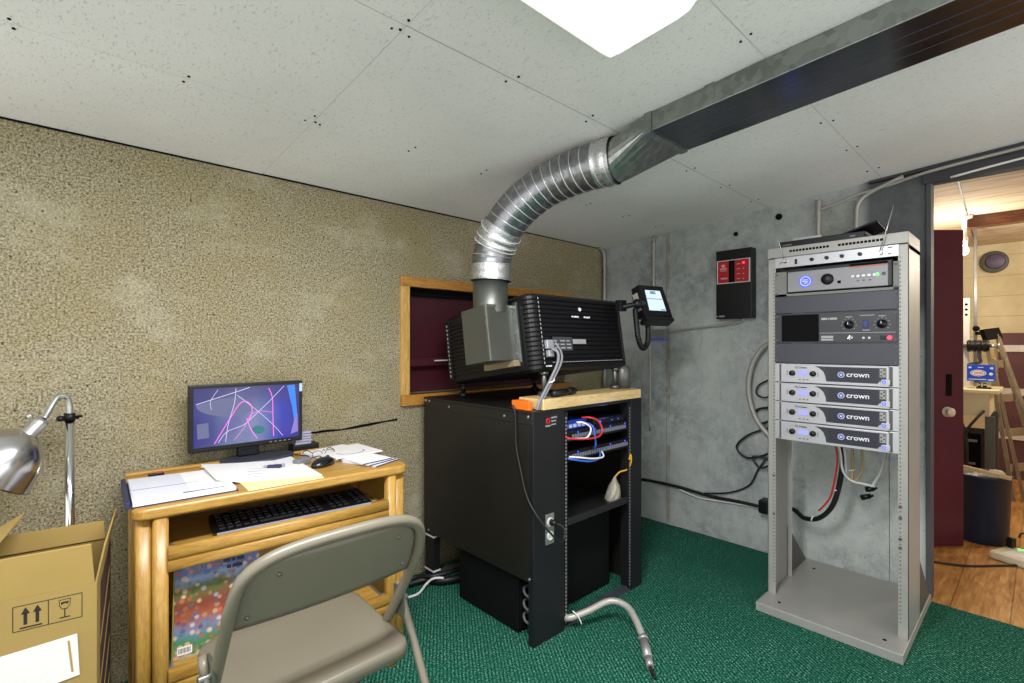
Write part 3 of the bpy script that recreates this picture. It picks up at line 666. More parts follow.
for x0_, s_ in ((-1.455, 1), (-.955, -1)):
    b = B(); b.box((min(x0_, x0_+s_*.022), yf+.001, .02), (max(x0_, x0_+s_*.022), yf+.008, .93)); b.box((min(x0_, x0_+s_*.003), yf+.001, .02), (max(x0_, x0_+s_*.003), yf+.06, .93)); b.slot(1)
    for k in range(56): b.box((x0_+s_*.011-.004, yf-.0005, .03+k*.0158), (x0_+s_*.011+.004, yf+.004, .038+k*.0158))
    obj('mounting_rail', b, [M_BLACK, pbr('rail_hole_edge', '#77777a', .5)], rk)
b = B(); b.box((-1.455, yf+.005, .0), (-.955, yf+.05, .012)); obj('base_bar', b, M_DKGREY, rk)
b = B(); b.box((xl, yb_-.05, .0), (xr, yb_-.01, .03)); obj('base_bar', b, M_STEEL_D, rk)
b = B(); b.box((xl+.005, -.155, .0), (xl+.045, -.08, .3)); obj('rear_leg', b, M_BLACK, rk, .002)
b = B()
for z in (.06, .235): b.box((xl+.003, -.158, z), (xl+.047, -.077, z+.008))
obj('leg_strap', b, M_WHITEPL, rk, label='white strap')
b = B(); b.box((-1.455, yf+.004, .437), (-.955, yf+.014, .468)); b.box((-1.455, yf+.014, .437), (-.955, -.20, .441)); obj('rack_shelf', b, pbr('dark_shelf_steel', '#2b2a2c', .35, .3), rk, .001)
b = B(); m = T((-1.538, yf-.0015, .90)); b.box((-1.578, yf-.002, .876), (-1.500, yf, .926)); o = obj('maker_plate', b, pbr('plate_black', '#1a1a1c', .4), rk)
b = B(); b.slot(0).lathe((-1.558, yf-.002, .902), (0, -1, 0), [(.005, 0), (.005, .001), (.013, .001), (.013, 0)], 18); b.slot(1); b.box((-1.574, yf-.003, .880), (-1.545, yf-.002, .886)); b.box((-1.540, yf-.003, .912), (-1.505, yf-.002, .918)); b.box((-1.540, yf-.003, .898), (-1.510, yf-.002, .903)); b.box((-1.540, yf-.003, .884), (-1.512, yf-.002, .889)); obj('plate_emblem', b, [M_REDP, pbr('plate_grey_print', '#8f8f94', .4)], o)
b = B(); b.box((-1.575, yf-.006, .395), (-1.525, yf, .52)); o = obj('outlet_plate', b, M_ALU, rk, .002, label='metal outlet plate')
b = B()
for z in (.487, .43): b.cyl((-1.55, yf-.006, z), (-1.55, yf-.009, z), .018)
obj('outlet_socket', b, M_WHITEPL, o)
b = B()
for z in (.43,):
    b.box((-1.557, yf-.0105, z-.004), (-1.555, yf-.008, z+.006)); b.box((-1.545, yf-.0105, z-.004), (-1.543, yf-.008, z+.006))
obj('outlet_slot', b, M_BLACKM, o)

# board, orange tape pack, strap tool and can on the rack top
b = B(); b.box((-1.583, -.872, .948), (-.866, -.725, .992)); one('wooden_board', b, M_PINE, 'pale wooden board laid along the front of black rack top', 'board', bevel=.003)
b = B(); b.box((-1.640, -.845, .948), (-1.618, -.74, .985)); b.box((-1.617, -.80, .948), (-1.592, -.74, .985)); one('orange_case', b, M_ORANGE, 'small orange plastic case beside the pale board end', 'case', bevel=.004)
r = root('flashlight', 'black tubular torch lying on the pale wooden board', 'torch', (-1.4, -.84, .992))
b = B(); b.lathe((-1.50, -.845, 1.008), (.985, .17, 0), [(0, 0), (.014, 0), (.015, .10), (.013, .12), (0, .12)], 18); obj('barrel', b, M_BLACKP, r)
b = B(); b.lathe((-1.382, -.8247, 1.009), (.985, .17, 0), [(0, 0), (.013, 0), (.017, .02), (.017, .055), (.014, .058), (0, .055)], 18); obj('head', b, M_BLACKP, r)
b = B(); b.lathe((-.885, -.775, .9925), (0, 0, 1), [(0, 0), (.040, 0), (.041, .07), (.038, .095), (.028, .115), (.010, .125), (0, .126)], 24); one('grey_canister', b, pbr('warm_grey_metal', '#5e5e5d', .4, .5), 'grey dome topped canister on the board by the projector foot', 'canister')
b = B(); b.box((-1.19, -.70, .9475), (-.95, -.45, .972)); one('small_adapter_box', b, M_DKGREY, 'low grey box on the rack under the projector', 'box', bevel=.003)

# gear inside the rack
def rack_unit(name, label, z, h, ports, group=None, d=.28):
    r = root(name, label, 'network switch', (-1.2, yf, z), group=group)
    b = B(); b.box((-1.45, yf+.004, z), (-.958, yf+.02, z+h)); b.box((-1.43, yf+.02, z+.002), (-.975, yf+d, z+h-.002)); obj('chassis', b, M_BLACKP, r, .002)
    b = B()
    for k in range(ports): b.box((-1.40+k*.017, yf+.002, z+h*.25), (-1.388+k*.017, yf+.005, z+h*.65))
    obj('port_row', b, pbr('port_grey', '#6f7280', .4), r)
    b = B()
    for k in range(2, ports, 7): b.box((-1.399+k*.017, yf+.001, z+h*.75), (-1.391+k*.017, yf+.004, z+h*.85))
    obj('link_led', b, E_BLUE, r, label='blue glowing lights'); return r
rack_unit('network_switch', 'upper switch with blue lights in the black rack', .798, .044, 24)
rack_unit('network_switch', 'lower switch with dense sockets in the black rack', .712, .044, 26)
r = root('media_box', 'small blue metal box on top of the upper switch', 'box', (-1.36, -.85, .82))
b = B(); b.box((-1.44, -.845, .8425), (-1.27, -.70, .883)); obj('case', b, pbr('blue_metal', '#2742a8', .35, .4), r, .003)
b = B()
for k in range(5): b.box((-1.425+k*.03, -.848, .851), (-1.405+k*.03, -.845, .866))
obj('socket', b, pbr('pale_socket', '#aab4d8', .4), r)
b = B(); b.box((-1.33, -.8475, .869), (-1.315, -.845, .874)); obj('indicator', b, E_BLUE, r)
r = root('black_router', 'low black box glowing blue next to the blue metal box', 'router', (-1.1, -.84, .82))
b = B(); b.box((-1.24, -.86, .8425), (-.985, -.68, .875)); obj('case', b, M_BLACKP, r, .004)
b = B(); b.cyl((-1.19, -.86, .86), (-1.19, -.863, .86), .005, seg=10); b.box((-1.10, -.862, .857), (-1.095, -.86, .862)); b.box((-1.05, -.862, .857), (-1.045, -.86, .862)); obj('indicator', b, E_BLUE, r)
for pts, m_, nm, lb in (([(-1.45, -.874, .80), (-1.44, -.895, .795), (-1.36, -.91, .785), (-1.27, -.912, .785), (-1.235, -.905, .81), (-1.25, -.895, .85), (-1.29, -.88, .868), (-1.30, -.84, .864)], M_REDC, 'red_patch_cable', 'red patch cable looping in front of the upper switch'),
    ([(-1.43, -.868, .79), (-1.40, -.90, .79), (-1.34, -.905, .79), (-1.31, -.90, .825), (-1.34, -.885, .85), (-1.36, -.86, .852)], M_WHITEC, 'white_patch_cable', 'white patch cable looping below the blue metal box'),
    ([(-1.29, -.850, .842), (-1.285, -.89, .83), (-1.28, -.90, .78), (-1.27, -.895, .74), (-1.25, -.87, .72)], M_BLUEC, 'blue_patch_cable', 'light blue patch cable dropping between the two switches'),
    ([(-1.42, -.868, .71), (-1.38, -.89, .705), (-1.30, -.905, .69), (-1.22, -.90, .685), (-1.19, -.87, .70)], M_WHITEC, 'white_patch_cable', 'white patch cable sagging across the lower switch'),
    ([(-1.43, -.868, .705), (-1.40, -.89, .697), (-1.32, -.90, .68), (-1.24, -.89, .678), (-1.20, -.868, .70)], M_BLUEC, 'blue_patch_cable', 'darker blue patch cable sagging across the lower switch')):
    b = B(); b.tube([(x, y, z+.023) for x, y, z in pts], .0042, 8); one(nm, b, m_, lb, 'cable')
point('router_led_light', (-1.12, -.885, .90), .12, (.25, .35, 1), .02)
r = root('plastic_bag', 'whitish plastic bag tied with yellow on the rack shelf', 'bag', (-1.0, -.82, .441))
b = B(); R = []
for h, ra, rb in ((0, .036, .03), (.015, .045, .037), (.045, .043, .034), (.075, .032, .025), (.10, .016, .013), (.12, .006, .006)):
    R.append([Vector((-1.03+ra*math.cos(2*PI*k/16)*random.uniform(.85, 1.12)+h*.15, -.815+rb*math.sin(2*PI*k/16)*random.uniform(.85, 1.12), .442+h)) for k in range(16)])
b.rings(R, smooth=False); obj('bag', b, pbr('cloudy_plastic', '#8f8b7a', .4, 0, .15, 30), r)
b = B(); b.tube([(-1.012, -.815, .56), (-.99, -.83, .585), (-.968, -.86, .60), (-.962, -.877, .64), (-.966, -.877, .675), (-.972, -.872, .65)], .004, 6); obj('yellow_tie', b, M_YELC, r)
# subwoofer-like black box under the rack
r = root('subwoofer', 'matt black box speaker on the carpet inside the rack', 'speaker', (-1.3, -.55, 0))
b = B(); b.box((-1.62, -.76, .008), (-.98, -.35, .40)); obj('cabinet', b, M_BLACKM, r, .004)
b = B(); b.box((-1.61, -.765, .02), (-.99, -.76, .39)); obj('grille', b, M_BLACKM, r, .002)
b = B()
for x, y in ((-1.58, -.73), (-1.02, -.73), (-1.58, -.38), (-1.02, -.38)): b.cyl((x, y, 0), (x, y, .008), .015, seg=12)
obj('pad', b, M_RUBBER, r)
for k in range(3):
    b = B(); z = .06+k*.055
    b.tube([(-1.60, -.845, z), (-1.615, -.80, z+.01), (-1.60, -.778, z+.03), (-1.56, -.79, z+.02), (-1.555, -.83, z), (-1.58, -.85, z-.02)], .006, 8)
    one('coiled_cable', b, pbr('dark_grey_cable', '#4b4b50', .4), ['lowest grey cable loop', 'middle grey cable loop', 'topmost grey cable loop'][k]+' bunched behind the rack stile', 'cable', 'cable loops behind the rack stile')
# cable + plug down the side
b = B(); b.tube([(-1.651, -.74, .955), (-1.652, -.762, .962), (-1.650, -.775, .92), (-1.650, -.78, .80), (-1.652, -.81, .70), (-1.654, -.85, .60), (-1.64, -.91, .52), (-1.58, -.945, .44), (-1.535, -.94, .43), (-1.525, -.93, .47), (-1.545, -.905, .487)], .0045, 8)
r = root('power_cable', 'thin black power cord hanging down the rack side to outlet', 'cord', (-1.65, -.8, .5))
obj('cord', b, M_RUBBER, r)
b = B(); b.cyl((-1.55, -.882, .487), (-1.545, -.91, .487), .014, .011); obj('plug', b, M_BLACKP, r)
for dx, lb in ((0, 'grey lead arching from the projector inlet, beside the other one'), (.022, 'thinner grey lead dropping from the projector inlet to board')):
    b = B(); b.tube([(-1.480+dx, -.822, 1.20+dx*1.2), (-1.467+dx, -.845, 1.185), (-1.475+dx, -.852, 1.14), (-1.525+dx*.8, -.856, 1.07), (-1.575+dx*.7, -.858, 1.008), (-1.600+dx*.5, -.86, .975), (-1.606+dx*.5, -.858, .951)], .0065-.06*dx, 8); one('projector_lead', b, M_GREYC, lb, 'cable', 'leads at the projector inlet')
b = B(); b.tube([(-1.538, -.858, 1.058), (-1.522, -.872, 1.066), (-1.505, -.858, 1.075)], .003, 6); one('cable_tie', b, M_WHITEPL, 'white tie around the grey projector leads', 'cable tie')
# flexible metal conduit on the carpet
r = root('flexible_conduit', 'grey flexible metal conduit arching over the green carpet', 'conduit', (-1.35, -1.0, 0))
cp = spline([(-1.430, -.80, .040), (-1.437, -.875, .048), (-1.370, -.925, .07), (-1.275, -.975, .10), (-1.252, -1.045, .097), (-1.285, -1.115, .076), (-1.33, -1.178, .047)], 30)
b = B(); b.tube(cp, lambda u: .0142+.0012*math.sin(u*500), 12, sub=0); obj('conduit', b, M_FLEX, r)
b = B(); b.cyl((-1.325, -1.172, .050), (-1.335, -1.183, .044), .021, .021); b.cyl((-1.335, -1.183, .044), (-1.395, -1.240, .026), .0175); b.cyl((-1.395, -1.240, .026), (-1.425, -1.267, .019), .0165, .013); obj('connector', b, M_GREYSQ, r)
b = B(); b.tube([(-1.425, -1.267, .019), (-1.44, -1.285, .012), (-1.452, -1.305, .008)], .007, 8); obj('wire_end', b, M_RUBBER, r)
b = B(); b.tube([(-1.405, -.925, .03), (-1.418, -.918, .062), (-1.432, -.898, .085)], .003, 6); obj('tie', b, M_WHITEPL, r)
# cables behind the rack leg
for k, (pts, m_, lb) in enumerate((([(-1.75, -.10, .02), (-1.66, -.13, .025), (-1.62, -.2, .03), (-1.50, -.24, .03), (-1.3, -.2, .03)], M_RUBBER, 'thick black cable on the carpet by the rack leg'),
    ([(-1.80, -.06, .012), (-1.70, -.09, .035), (-1.64, -.17, .05), (-1.5, -.2, .055), (-1.3, -.16, .05)], M_RUBBER, 'black cable lying over the thick one by rack leg'),
    ([(-1.85, -.18, .008), (-1.76, -.20, .01), (-1.69, -.17, .025), (-1.66, -.19, .05), (-1.62, -.22, .05)], M_WHITEC, 'white cord curling round the foot of the rack leg'))):
    b = B(); b.tube(pts, (.016, .012, .006)[k], 8); one(('floor_cable', 'floor_cable', 'white_cable')[k], b, m_, lb, 'cable')

# ------------------------------------------------------------ right wall: panel, conduits, cables
r = root('alarm_panel', 'black wall box with red lit control plate on concrete', 'control panel', (-.05, -.97, 1.58))
ax0, ax1 = -.068, 0; ay0, ay1, az0, az1 = -.892, -1.104, 1.373, 1.787
b = B(); b.box((ax0, ay1, az0), (ax1, ay0, az1)); obj('case', b, M_BLACKP, r, .004)
b = B(); b.box((ax0-.004, ay1+.008, 1.585), (ax0, ay0-.008, 1.725)); pl = obj('control_plate', b, M_WHITEPL, r)
b = B(); b.box((ax0-.006, -.972, 1.589), (ax0-.003, -.907, 1.721)); b.box((ax0-.006, -1.090, 1.589), (ax0-.003, -1.008, 1.721)); obj('red_field', b, M_REDP, pl)
b = B(); b.box((ax0-.006, -1.008, 1.589), (ax0-.003, -.972, 1.721)); obj('black_field', b, M_BLACKM, pl)
b = B()
for y, z0_, z1_ in ((-.938, 1.670, 1.678), (-.94, 1.660, 1.664), (-.943, 1.612, 1.620)): b.box((ax0-.0075, y-.022, z0_), (ax0-.0055, y+.018, z1_))
b.prism([(ax0-.0075, -.94+.012*math.cos(2*PI*k/14), 1.692+.010*math.sin(2*PI*k/14)) for k in range(14)], (.002, 0, 0))
for k in range(4): b.box((ax0-.0075, -1.04, 1.606+k*.029), (ax0-.0055, -1.02, 1.610+k*.029))
obj('white_print', b, pbr('faded_print', '#cc9999', .5), pl)
b = B(); b.cyl((ax0-.005, -1.060, 1.700), (ax0-.009, -1.060, 1.700), .006, seg=10); obj('lamp', b, E_RED, pl)
b = B()
for k in range(3): b.cyl((ax0-.005, -1.060, 1.606+k*.03), (ax0-.008, -1.060, 1.606+k*.03), .004, seg=8)
obj('button', b, pbr('amber_button', '#c9a080', .4), pl)
b = B(); b.box((ax0-.002, -.905, 1.385), (ax0, -.882, 1.391)); b.box((ax0-.002, -.945, 1.384), (ax0, -.912, 1.392)); obj('foot_print', b, pbr('worn_print', '#9a9a9a', .5), r)
b = B(); b.cyl((0, -1.229, 1.949), (-.006, -1.229, 1.949), .018, seg=14); one('wall_plug', b, M_BLACKM, 'round black plug in the concrete above the silver rack', 'plug')
b = B(); b.cyl((0, -.985, 1.89), (-.006, -.985, 1.89), .013, seg=14); one('wall_plug', b, M_BLACKM, 'round black plug in the concrete above the black wall box', 'plug')
r = root('junction_box', 'grey junction box on concrete behind the touch screen', 'junction box', (-.03, -.47, 1.29))
b = B(); b.box((-.06, -.545, 1.255), (0, -.40, 1.32)); obj('box', b, M_GREYSQ, r, .003)
b = B(); b.box((-.05, -.53, 1.249), (-.012, -.415, 1.255)); obj('added_glow_strip', b, E_DIMB, r, label='added blue glowing strip')  # strip added to give the blue glow below the box
for pts, rr, lb in (([(-.10, -.028, zc(0, 0)-.0), (-.06, -.028, 1.92), (-.034, -.026, 1.88), (-.028, -.025, 1.80), (-.028, -.025, 1.4), (-.028, -.025, .9)], .012, 'pale conduit running down the corner of the two walls'),
    ([(-.05, -.455, zc(0, -.45)), (-.02, -.435, 1.93), (-.014, -.43, 1.88), (-.014, -.43, 1.6), (-.014, -.43, 1.32)], .010, 'pale conduit dropping to the junction box'),
    ([(-.012, -.395, 1.25), (-.012, -.40, 1.1), (-.012, -.40, .62)], .006, 'thin pale conduit below the junction box'),
    ([(-.014, -.545, 1.302), (-.014, -.70, 1.318), (-.014, -.90, 1.336), (-.014, -1.02, 1.355), (-.02, -1.035, 1.376)], .008, 'level conduit linking junction box and black wall box'),
    ([(-.014, -1.431, 1.72), (-.014, -1.431, 1.90), (-.014, -1.432, 2.0)], .012, 'upright conduit behind silver rack, the one by black wall box'),
    ([(-.016, -1.44, 1.945), (-.016, -1.50, 1.958), (-.016, -1.62, 1.99), (-.016, -1.75, 2.008), (-.045, -1.9, 2.028), (-.045, -2.2, 2.052), (-.045, -2.6, 2.080), (-.045, -2.9, 2.10)], .007, 'slim conduit following the ceiling line over the doorway'),
    ([(-.016, -1.605, 1.70), (-.016, -1.605, 1.88), (-.016, -1.615, 1.945), (-.016, -1.66, 1.985), (-.03, -1.76, 2.02), (-.035, -1.8, 2.03)], .010, 'bent conduit rising behind the rack top to the ceiling'),
    ([(-.032, -1.97, 1.985), (-.032, -2.2, 2.01), (-.032, -2.6, 2.04), (-.032, -2.9, 2.05)], .005, 'thin white cable along the dark board over the doorway')):
    b = B(); b.tube(pts, rr, 10); one('conduit' if 'cable' not in lb else 'white_cable', b, (M_WHITEPL if 'white cable' in lb else M_FLEX), lb, 'conduit' if 'cable' not in lb else 'cable')
for pts, rr, m_, lb in (([(-.02, -.25, .255), (-.02, -.39, .272), (-.02, -.62, .275), (-.02, -.82, .262), (-.02, -1.0, .268), (-.025, -1.12, .27)], .010, M_RUBBER, 'black cable fixed low along the concrete wall'),
    ([(-.014, -.62, .258), (-.014, -.74, .235), (-.014, -.86, .24), (-.014, -1.0, .252), (-.014, -1.12, .256)], .005, M_WHITEC, 'white cable sagging just below the low black one'),
    ([(-.03, -.80, .275), (-.02, -.95, .31), (-.02, -1.07, .38), (-.02, -1.12, .48), (-.02, -1.17, .56)], .005, M_RUBBER, 'thin black cable climbing from the low cable to rack'),
    ([(-.02, -1.19, .74), (-.03, -1.07, .68), (-.03, -1.0, .60), (-.03, -1.06, .545), (-.03, -1.16, .575), (-.04, -1.2, .61)], .006, M_RUBBER, 'black cable looped on concrete beside the silver rack'),
    ([(-.02, -1.20, .55), (-.04, -1.10, .56), (-.04, -1.14, .50), (-.04, -1.2, .53)], .006, M_RUBBER, 'small black cable coil by the silver rack upright'),
    ([(-.03, -1.20, 1.02), (-.03, -1.13, .98), (-.04, -1.12, .93), (-.04, -1.17, .91), (-.04, -1.21, .95)], .005, M_RUBBER, 'black cable knot higher beside the silver rack upright'),
    ([(-.04, -1.22, .86), (-.03, -1.13, .84), (-.03, -1.10, .80), (-.04, -1.15, .76), (-.04, -1.22, .80)], .007, M_RUBBER, 'tangle of black cable inside the armoured conduit bend')):
    b = B(); b.tube(pts, rr, 8); one('wall_cable', b, m_, lb, 'cable')
b = B(); cp = spline([(-.06, -1.25, 1.24), (-.05, -1.16, 1.20), (-.05, -1.10, 1.10), (-.05, -1.078, .98), (-.05, -1.09, .87), (-.05, -1.13, .77), (-.05, -1.20, .69), (-.06, -1.26, .67)], 26); b.tube(cp, lambda u: .0135+.0016*math.sin(u*520), 12, sub=0); one('armoured_conduit', b, M_FLEX, 'armoured flexible conduit bowed beside the silver rack', 'conduit')
b = B(); b.box((-.085, -1.195, .25), (-.004, -1.145, .325)); one('cable_adapter', b, M_BLACKP, 'black adapter block on the low cable by silver rack', 'adapter', bevel=.006)

# ------------------------------------------------------------ silver rack
sr = root('amplifier_rack', 'grey steel open rack of amplifiers standing by the doorway', 'rack', (-.4, -1.63, 0))
XF = -.555; YL, YR = -1.367, -1.897
b = B(); b.box((-.69, -1.90, .0), (-.006, -1.362, .039)); obj('base', b, M_STEEL, sr, .003)
b = B()
for x, y in ((-.62, -1.44), (-.62, -1.83), (-.12, -1.44), (-.12, -1.83)): b.cyl((x, y, .039), (x, y, .0405), .007, seg=10)
obj('base_hole', b, M_BLACKM, sr)
for s_, ye in ((1, YL), (-1, YR)):
    yi = ye-s_*.035
    b = B(); b.box((XF, min(ye, yi), .039), (XF+.004, max(ye, yi), 1.62)); b.box((XF, min(ye, ye-s_*.004), .039), (-.30, max(ye, ye-s_*.004), 1.62)); b.box((-.304, min(ye, ye-s_*.025), .039), (-.30, max(ye, ye-s_*.025), 1.62)); o = obj('upright', b, M_STEEL, sr, .001)
    b = B()
    for k in range(90): b.cyl((XF-.0003, yi+s_*.008, .10+k*.0165), (XF+.004, yi+s_*.008, .10+k*.0165), .003, seg=6)
    obj('rail_hole', b, M_STEEL_D, o)
    b = B(); b.prism([(-.31, ye-s_*.006, .039), (-.31, ye-s_*.006, .30), (-.02, ye-s_*.006, .039)], (0, s_*.004, 0)); obj('gusset', b, M_STEEL_D, sr)
b = B()
for z in (.40, .435, .52, .565): b.cyl((XF, YR+.027, z), (XF-.006, YR+.027, z), .006, seg=10)
for z in (.42, .60): b.cyl((XF, YL-.027, z), (XF-.005, YL-.027, z), .005, seg=10)
obj('rack_screw', b, M_STEEL_D, sr)
b = B(); b.box((XF-.002, YR, 1.625), (XF+.004, YL, 1.67)); b.box((XF, YR, 1.666), (-.30, YL, 1.67)); b.box((XF, YR, 1.60), (-.30, YR+.003, 1.67)); b.box((XF, YL-.003, 1.60), (-.30, YL, 1.67)); obj('top_panel', b, M_STEEL, sr, .002)
for y0_ in (-1.462, -1.655):
    b = B()
    for k in range(12): y = y0_-k*.0135; b.box((XF-.003, y-.010, 1.644), (XF-.0015, y, 1.654))
    obj('vent_slots', b, M_BLACKM, sr)
# every unit uses a local frame: x along the face, y into the rack, z up
RY = math.radians(-90); U0 = -1.400; UW = .466
def unit(name, label, cat, z, group=None): return root(name, label, cat, (XF-.004, U0, z), (0, 0, RY), group)
def ears(r, h, mat=M_STEEL_D):
    b = B()
    for x in (.010, UW-.010):
        for z in ((.012, h-.012) if h > .06 else (h/2,)): b.cyl((x, .0, z), (x, -.004, z), .005, seg=10)
    obj('screw', b, mat, r, 0, True)
def plate(r, h, mat, name='faceplate', d=.003, bv=.0012): b = B(); b.box((0, 0, 0), (UW, d, h)); return obj(name, b, mat, r, bv, True)
FACE = Matrix.Rotation(PI/2, 4, 'X')     # text plane facing -y
# wireless receiver
r = unit('wireless_receiver', 'slim silver receiver with two aerials at the top of rack', 'receiver', 1.575)
plate(r, .047, M_SILVER); b = B(); b.box((.02, .003, .003), (UW-.02, .20, .044)); obj('chassis', b, M_BLACKP, r, .001, True)
for k, x in enumerate((.155, .213, .27, .335)):
    b = B(); b.cyl((x, 0, .024), (x, -.012, .024), .008, .007, 14); obj('knob', b, M_BLACKP, r, 0, True)
b = B(); b.box((.085, -.002, .010), (.095, 0, .034)); b.box((.43, -.002, .036), (.445, 0, .040)); b.box((.43, -.002, .010), (.44, 0, .014)); obj('switch', b, M_BLACKP, r, 0, True)
b = B(); b.tube([(.02, -.001, .018), (.033, -.001, .028), (.045, -.001, .02), (.055, -.001, .026)], .0015, 5, sub=3); obj('red_emblem', b, M_REDP, r, 0, True)
for (a, c_) in (((.043, -.016, .032), (.006, -.02, .205)), ((.405, -.016, .020), (.452, -.02, .20))):
    b = B(); b.cyl(a, c_, .0022, .0016, 8); b.cyl((a[0], 0, a[2]), a, .008, .008, 12); obj('aerial', b, M_ALU, r, 0, True)
# processor on a shelf
r = unit('sound_processor', 'grey processor with round blue display and black knob', 'processor', 1.452)
b = B(); b.box((.052, -.004, .004), (.446, .30, .113)); obj('case', b, M_BLACKP, r, .004, True)
b = B(); b.box((.057, -.008, .006), (.432, -.003, .098)); o = obj('face', b, M_PROC, r, .004, True)
b = B(); b.cyl((.132, -.008, .050), (.132, -.011, .050), .026, seg=28); obj('display', b, E_BLUE, r, 0, True, label='round blue display')
b = B(); b.lathe((.132, -.0112, .050), (0, -1, 0), [(.018, 0), (.018, .0008), (.022, .0008), (.022, 0)], 28)
for dx, dz, ww in ((-.012, .005, .022), (-.014, -.002, .026), (-.006, -.009, .014)): b.box((.132+dx, -.0122, .05+dz), (.132+dx+ww, -.011, .053+dz))
obj('display_text', b, M_SIGN, r, 0, True)
b = B(); b.lathe((.218, -.008, .052), (0, -1, 0), [(.024, 0), (.023, .012), (.019, .016), (0, .016)], 28); obj('knob', b, M_BLACKP, r, 0, True)
b = B(); b.box((.256, -.010, .030), (.268, -.007, .042)); b.box((.300, -.0095, .098), (.430, -.003, .107)); obj('socket', b, M_BLACKM, r, 0, True)
b = B(); b.box((.30, -.009, .090), (.428, -.0075, .096)); obj('red_strip', b, pbr('salmon_print', '#c07068', .5), r, 0, True)
for k in range(5):
    b = B(); b.box((.305+k*.019, -.012, .049), (.318+k*.019, -.007, .060)); obj('button', b, M_SILVER, r, .001, True)
b = B(); b.cyl((.396, -.008, .055), (.396, -.012, .055), .006, seg=12); obj('lamp', b, E_GREEN, r, 0, True, label='lit green lamp')
b = B(); b.cyl((.418, -.008, .056), (.418, -.011, .056), .007, seg=14)
for x in (.325, .345, .368): b.box((x, -.0095, .033), (x+.008, -.0075, .037))
obj('key', b, M_DKGREY, r, 0, True)
r = unit('rack_tray', 'grey rack tray carrying the blue lit processor', 'tray', 1.440)
b = B(); b.box((0, -.001, 0), (UW, .25, .012)); b.box((0, -.001, 0), (.052, .002, .115)); b.box((.447, -.001, 0), (UW, .002, .115)); obj('tray_plate', b, M_STONE, r, .001, True); ears(r, .115)
r = unit('blank_panel', 'plain slate blank panel just under the blue lit processor', 'panel', 1.362, 'blank rack panels'); plate(r, .077, M_DKGREY); ears(r, .077)
r = unit('blank_panel', 'plain slate blank panel just above the four silver amplifiers', 'panel', 1.133, 'blank rack panels'); plate(r, .090, M_DKGREY); ears(r, .09)
# cinema amplifier
r = unit('monitor_amplifier', 'charcoal amplifier with two knobs and black speaker mesh', 'amplifier', 1.225)
plate(r, .134, M_CINE); b = B(); b.box((.02, .003, .004), (UW-.02, .25, .13)); obj('chassis', b, M_BLACKP, r, .001, True); ears(r, .134)
b = B(); b.box((.030, -.003, .006), (.182, 0, .128)); obj('speaker_mesh', b, M_BLACKM, r, .002, True)
b = B(); b.box((.184, -.0015, .004), (.458, 0, .130)); obj('control_face', b, M_CINE, r, .001, True)
b = B(); b.box((.186, -.0025, .042), (.456, -.001, .044))
for x in (.296, .411):
    for a in range(9):
        an = math.radians(-40+a*32.5); cx, cz = x-.026*math.cos(an), .078+.026*math.sin(an); b.box((cx-.0015, -.0025, cz-.0015), (cx+.0015, -.001, cz+.0015))
    b.box((x-.012, -.0025, .109), (x+.012, -.001, .112))
for x0_, x1_ in ((.192, .214), (.217, .222), (.225, .252)): b.box((x0_, -.0025, .101), (x1_, -.001, .110))
b.box((.192, -.0025, .010), (.238, -.001, .018)); b.box((.192, -.0025, .021), (.238, -.001, .031)); b.box((.335, -.0025, .114), (.385, -.001, .117)); b.box((.345, -.0025, .052), (.370, -.001, .055)); obj('white_print', b, pbr('grey_white_print', '#a9a9ae', .5), r, 0, True)
for x in (.296, .411):
    b = B(); b.lathe((x, -.001, .078), (0, -1, 0), [(.018, 0), (.017, .008), (.012, .010), (.011, .02), (0, .02)], 24); kn = obj('knob', b, M_BLACKP, r, 0, True)
    b = B(); b.box((x-.001, -.0225, .078), (x+.001, -.020, .089)); obj('pointer', b, M_SIGN, kn, 0, True)
b = B(); b.box((.346, -.006, .062), (.364, -.001, .095)); obj('rocker', b, pbr('blue_rocker', '#1c2f78', .4), r, .002, True)
b = B(); b.lathe((.30, -.001, .022), (0, -1, 0), [(.010, 0), (.010, .006), (.005, .006), (.005, .001), (0, .001)], 18); obj('jack', b, M_CHROME, r, 0, True)
b = B()
for x in (.348, .368): b.cyl((x, -.001, .021), (x, -.005, .021), .005, seg=12)
obj('button', b, M_SILVER, r, 0, True)
b = B(); b.cyl((.436, -.001, .021), (.436, -.006, .021), .008, seg=14); obj('lamp', b, E_RED, r, 0, True, label='lit red lamp')
b = B(); b.box((.405, -.004, .013), (.425, -.001, .029)); obj('key', b, M_BLACKP, r, .001, True)
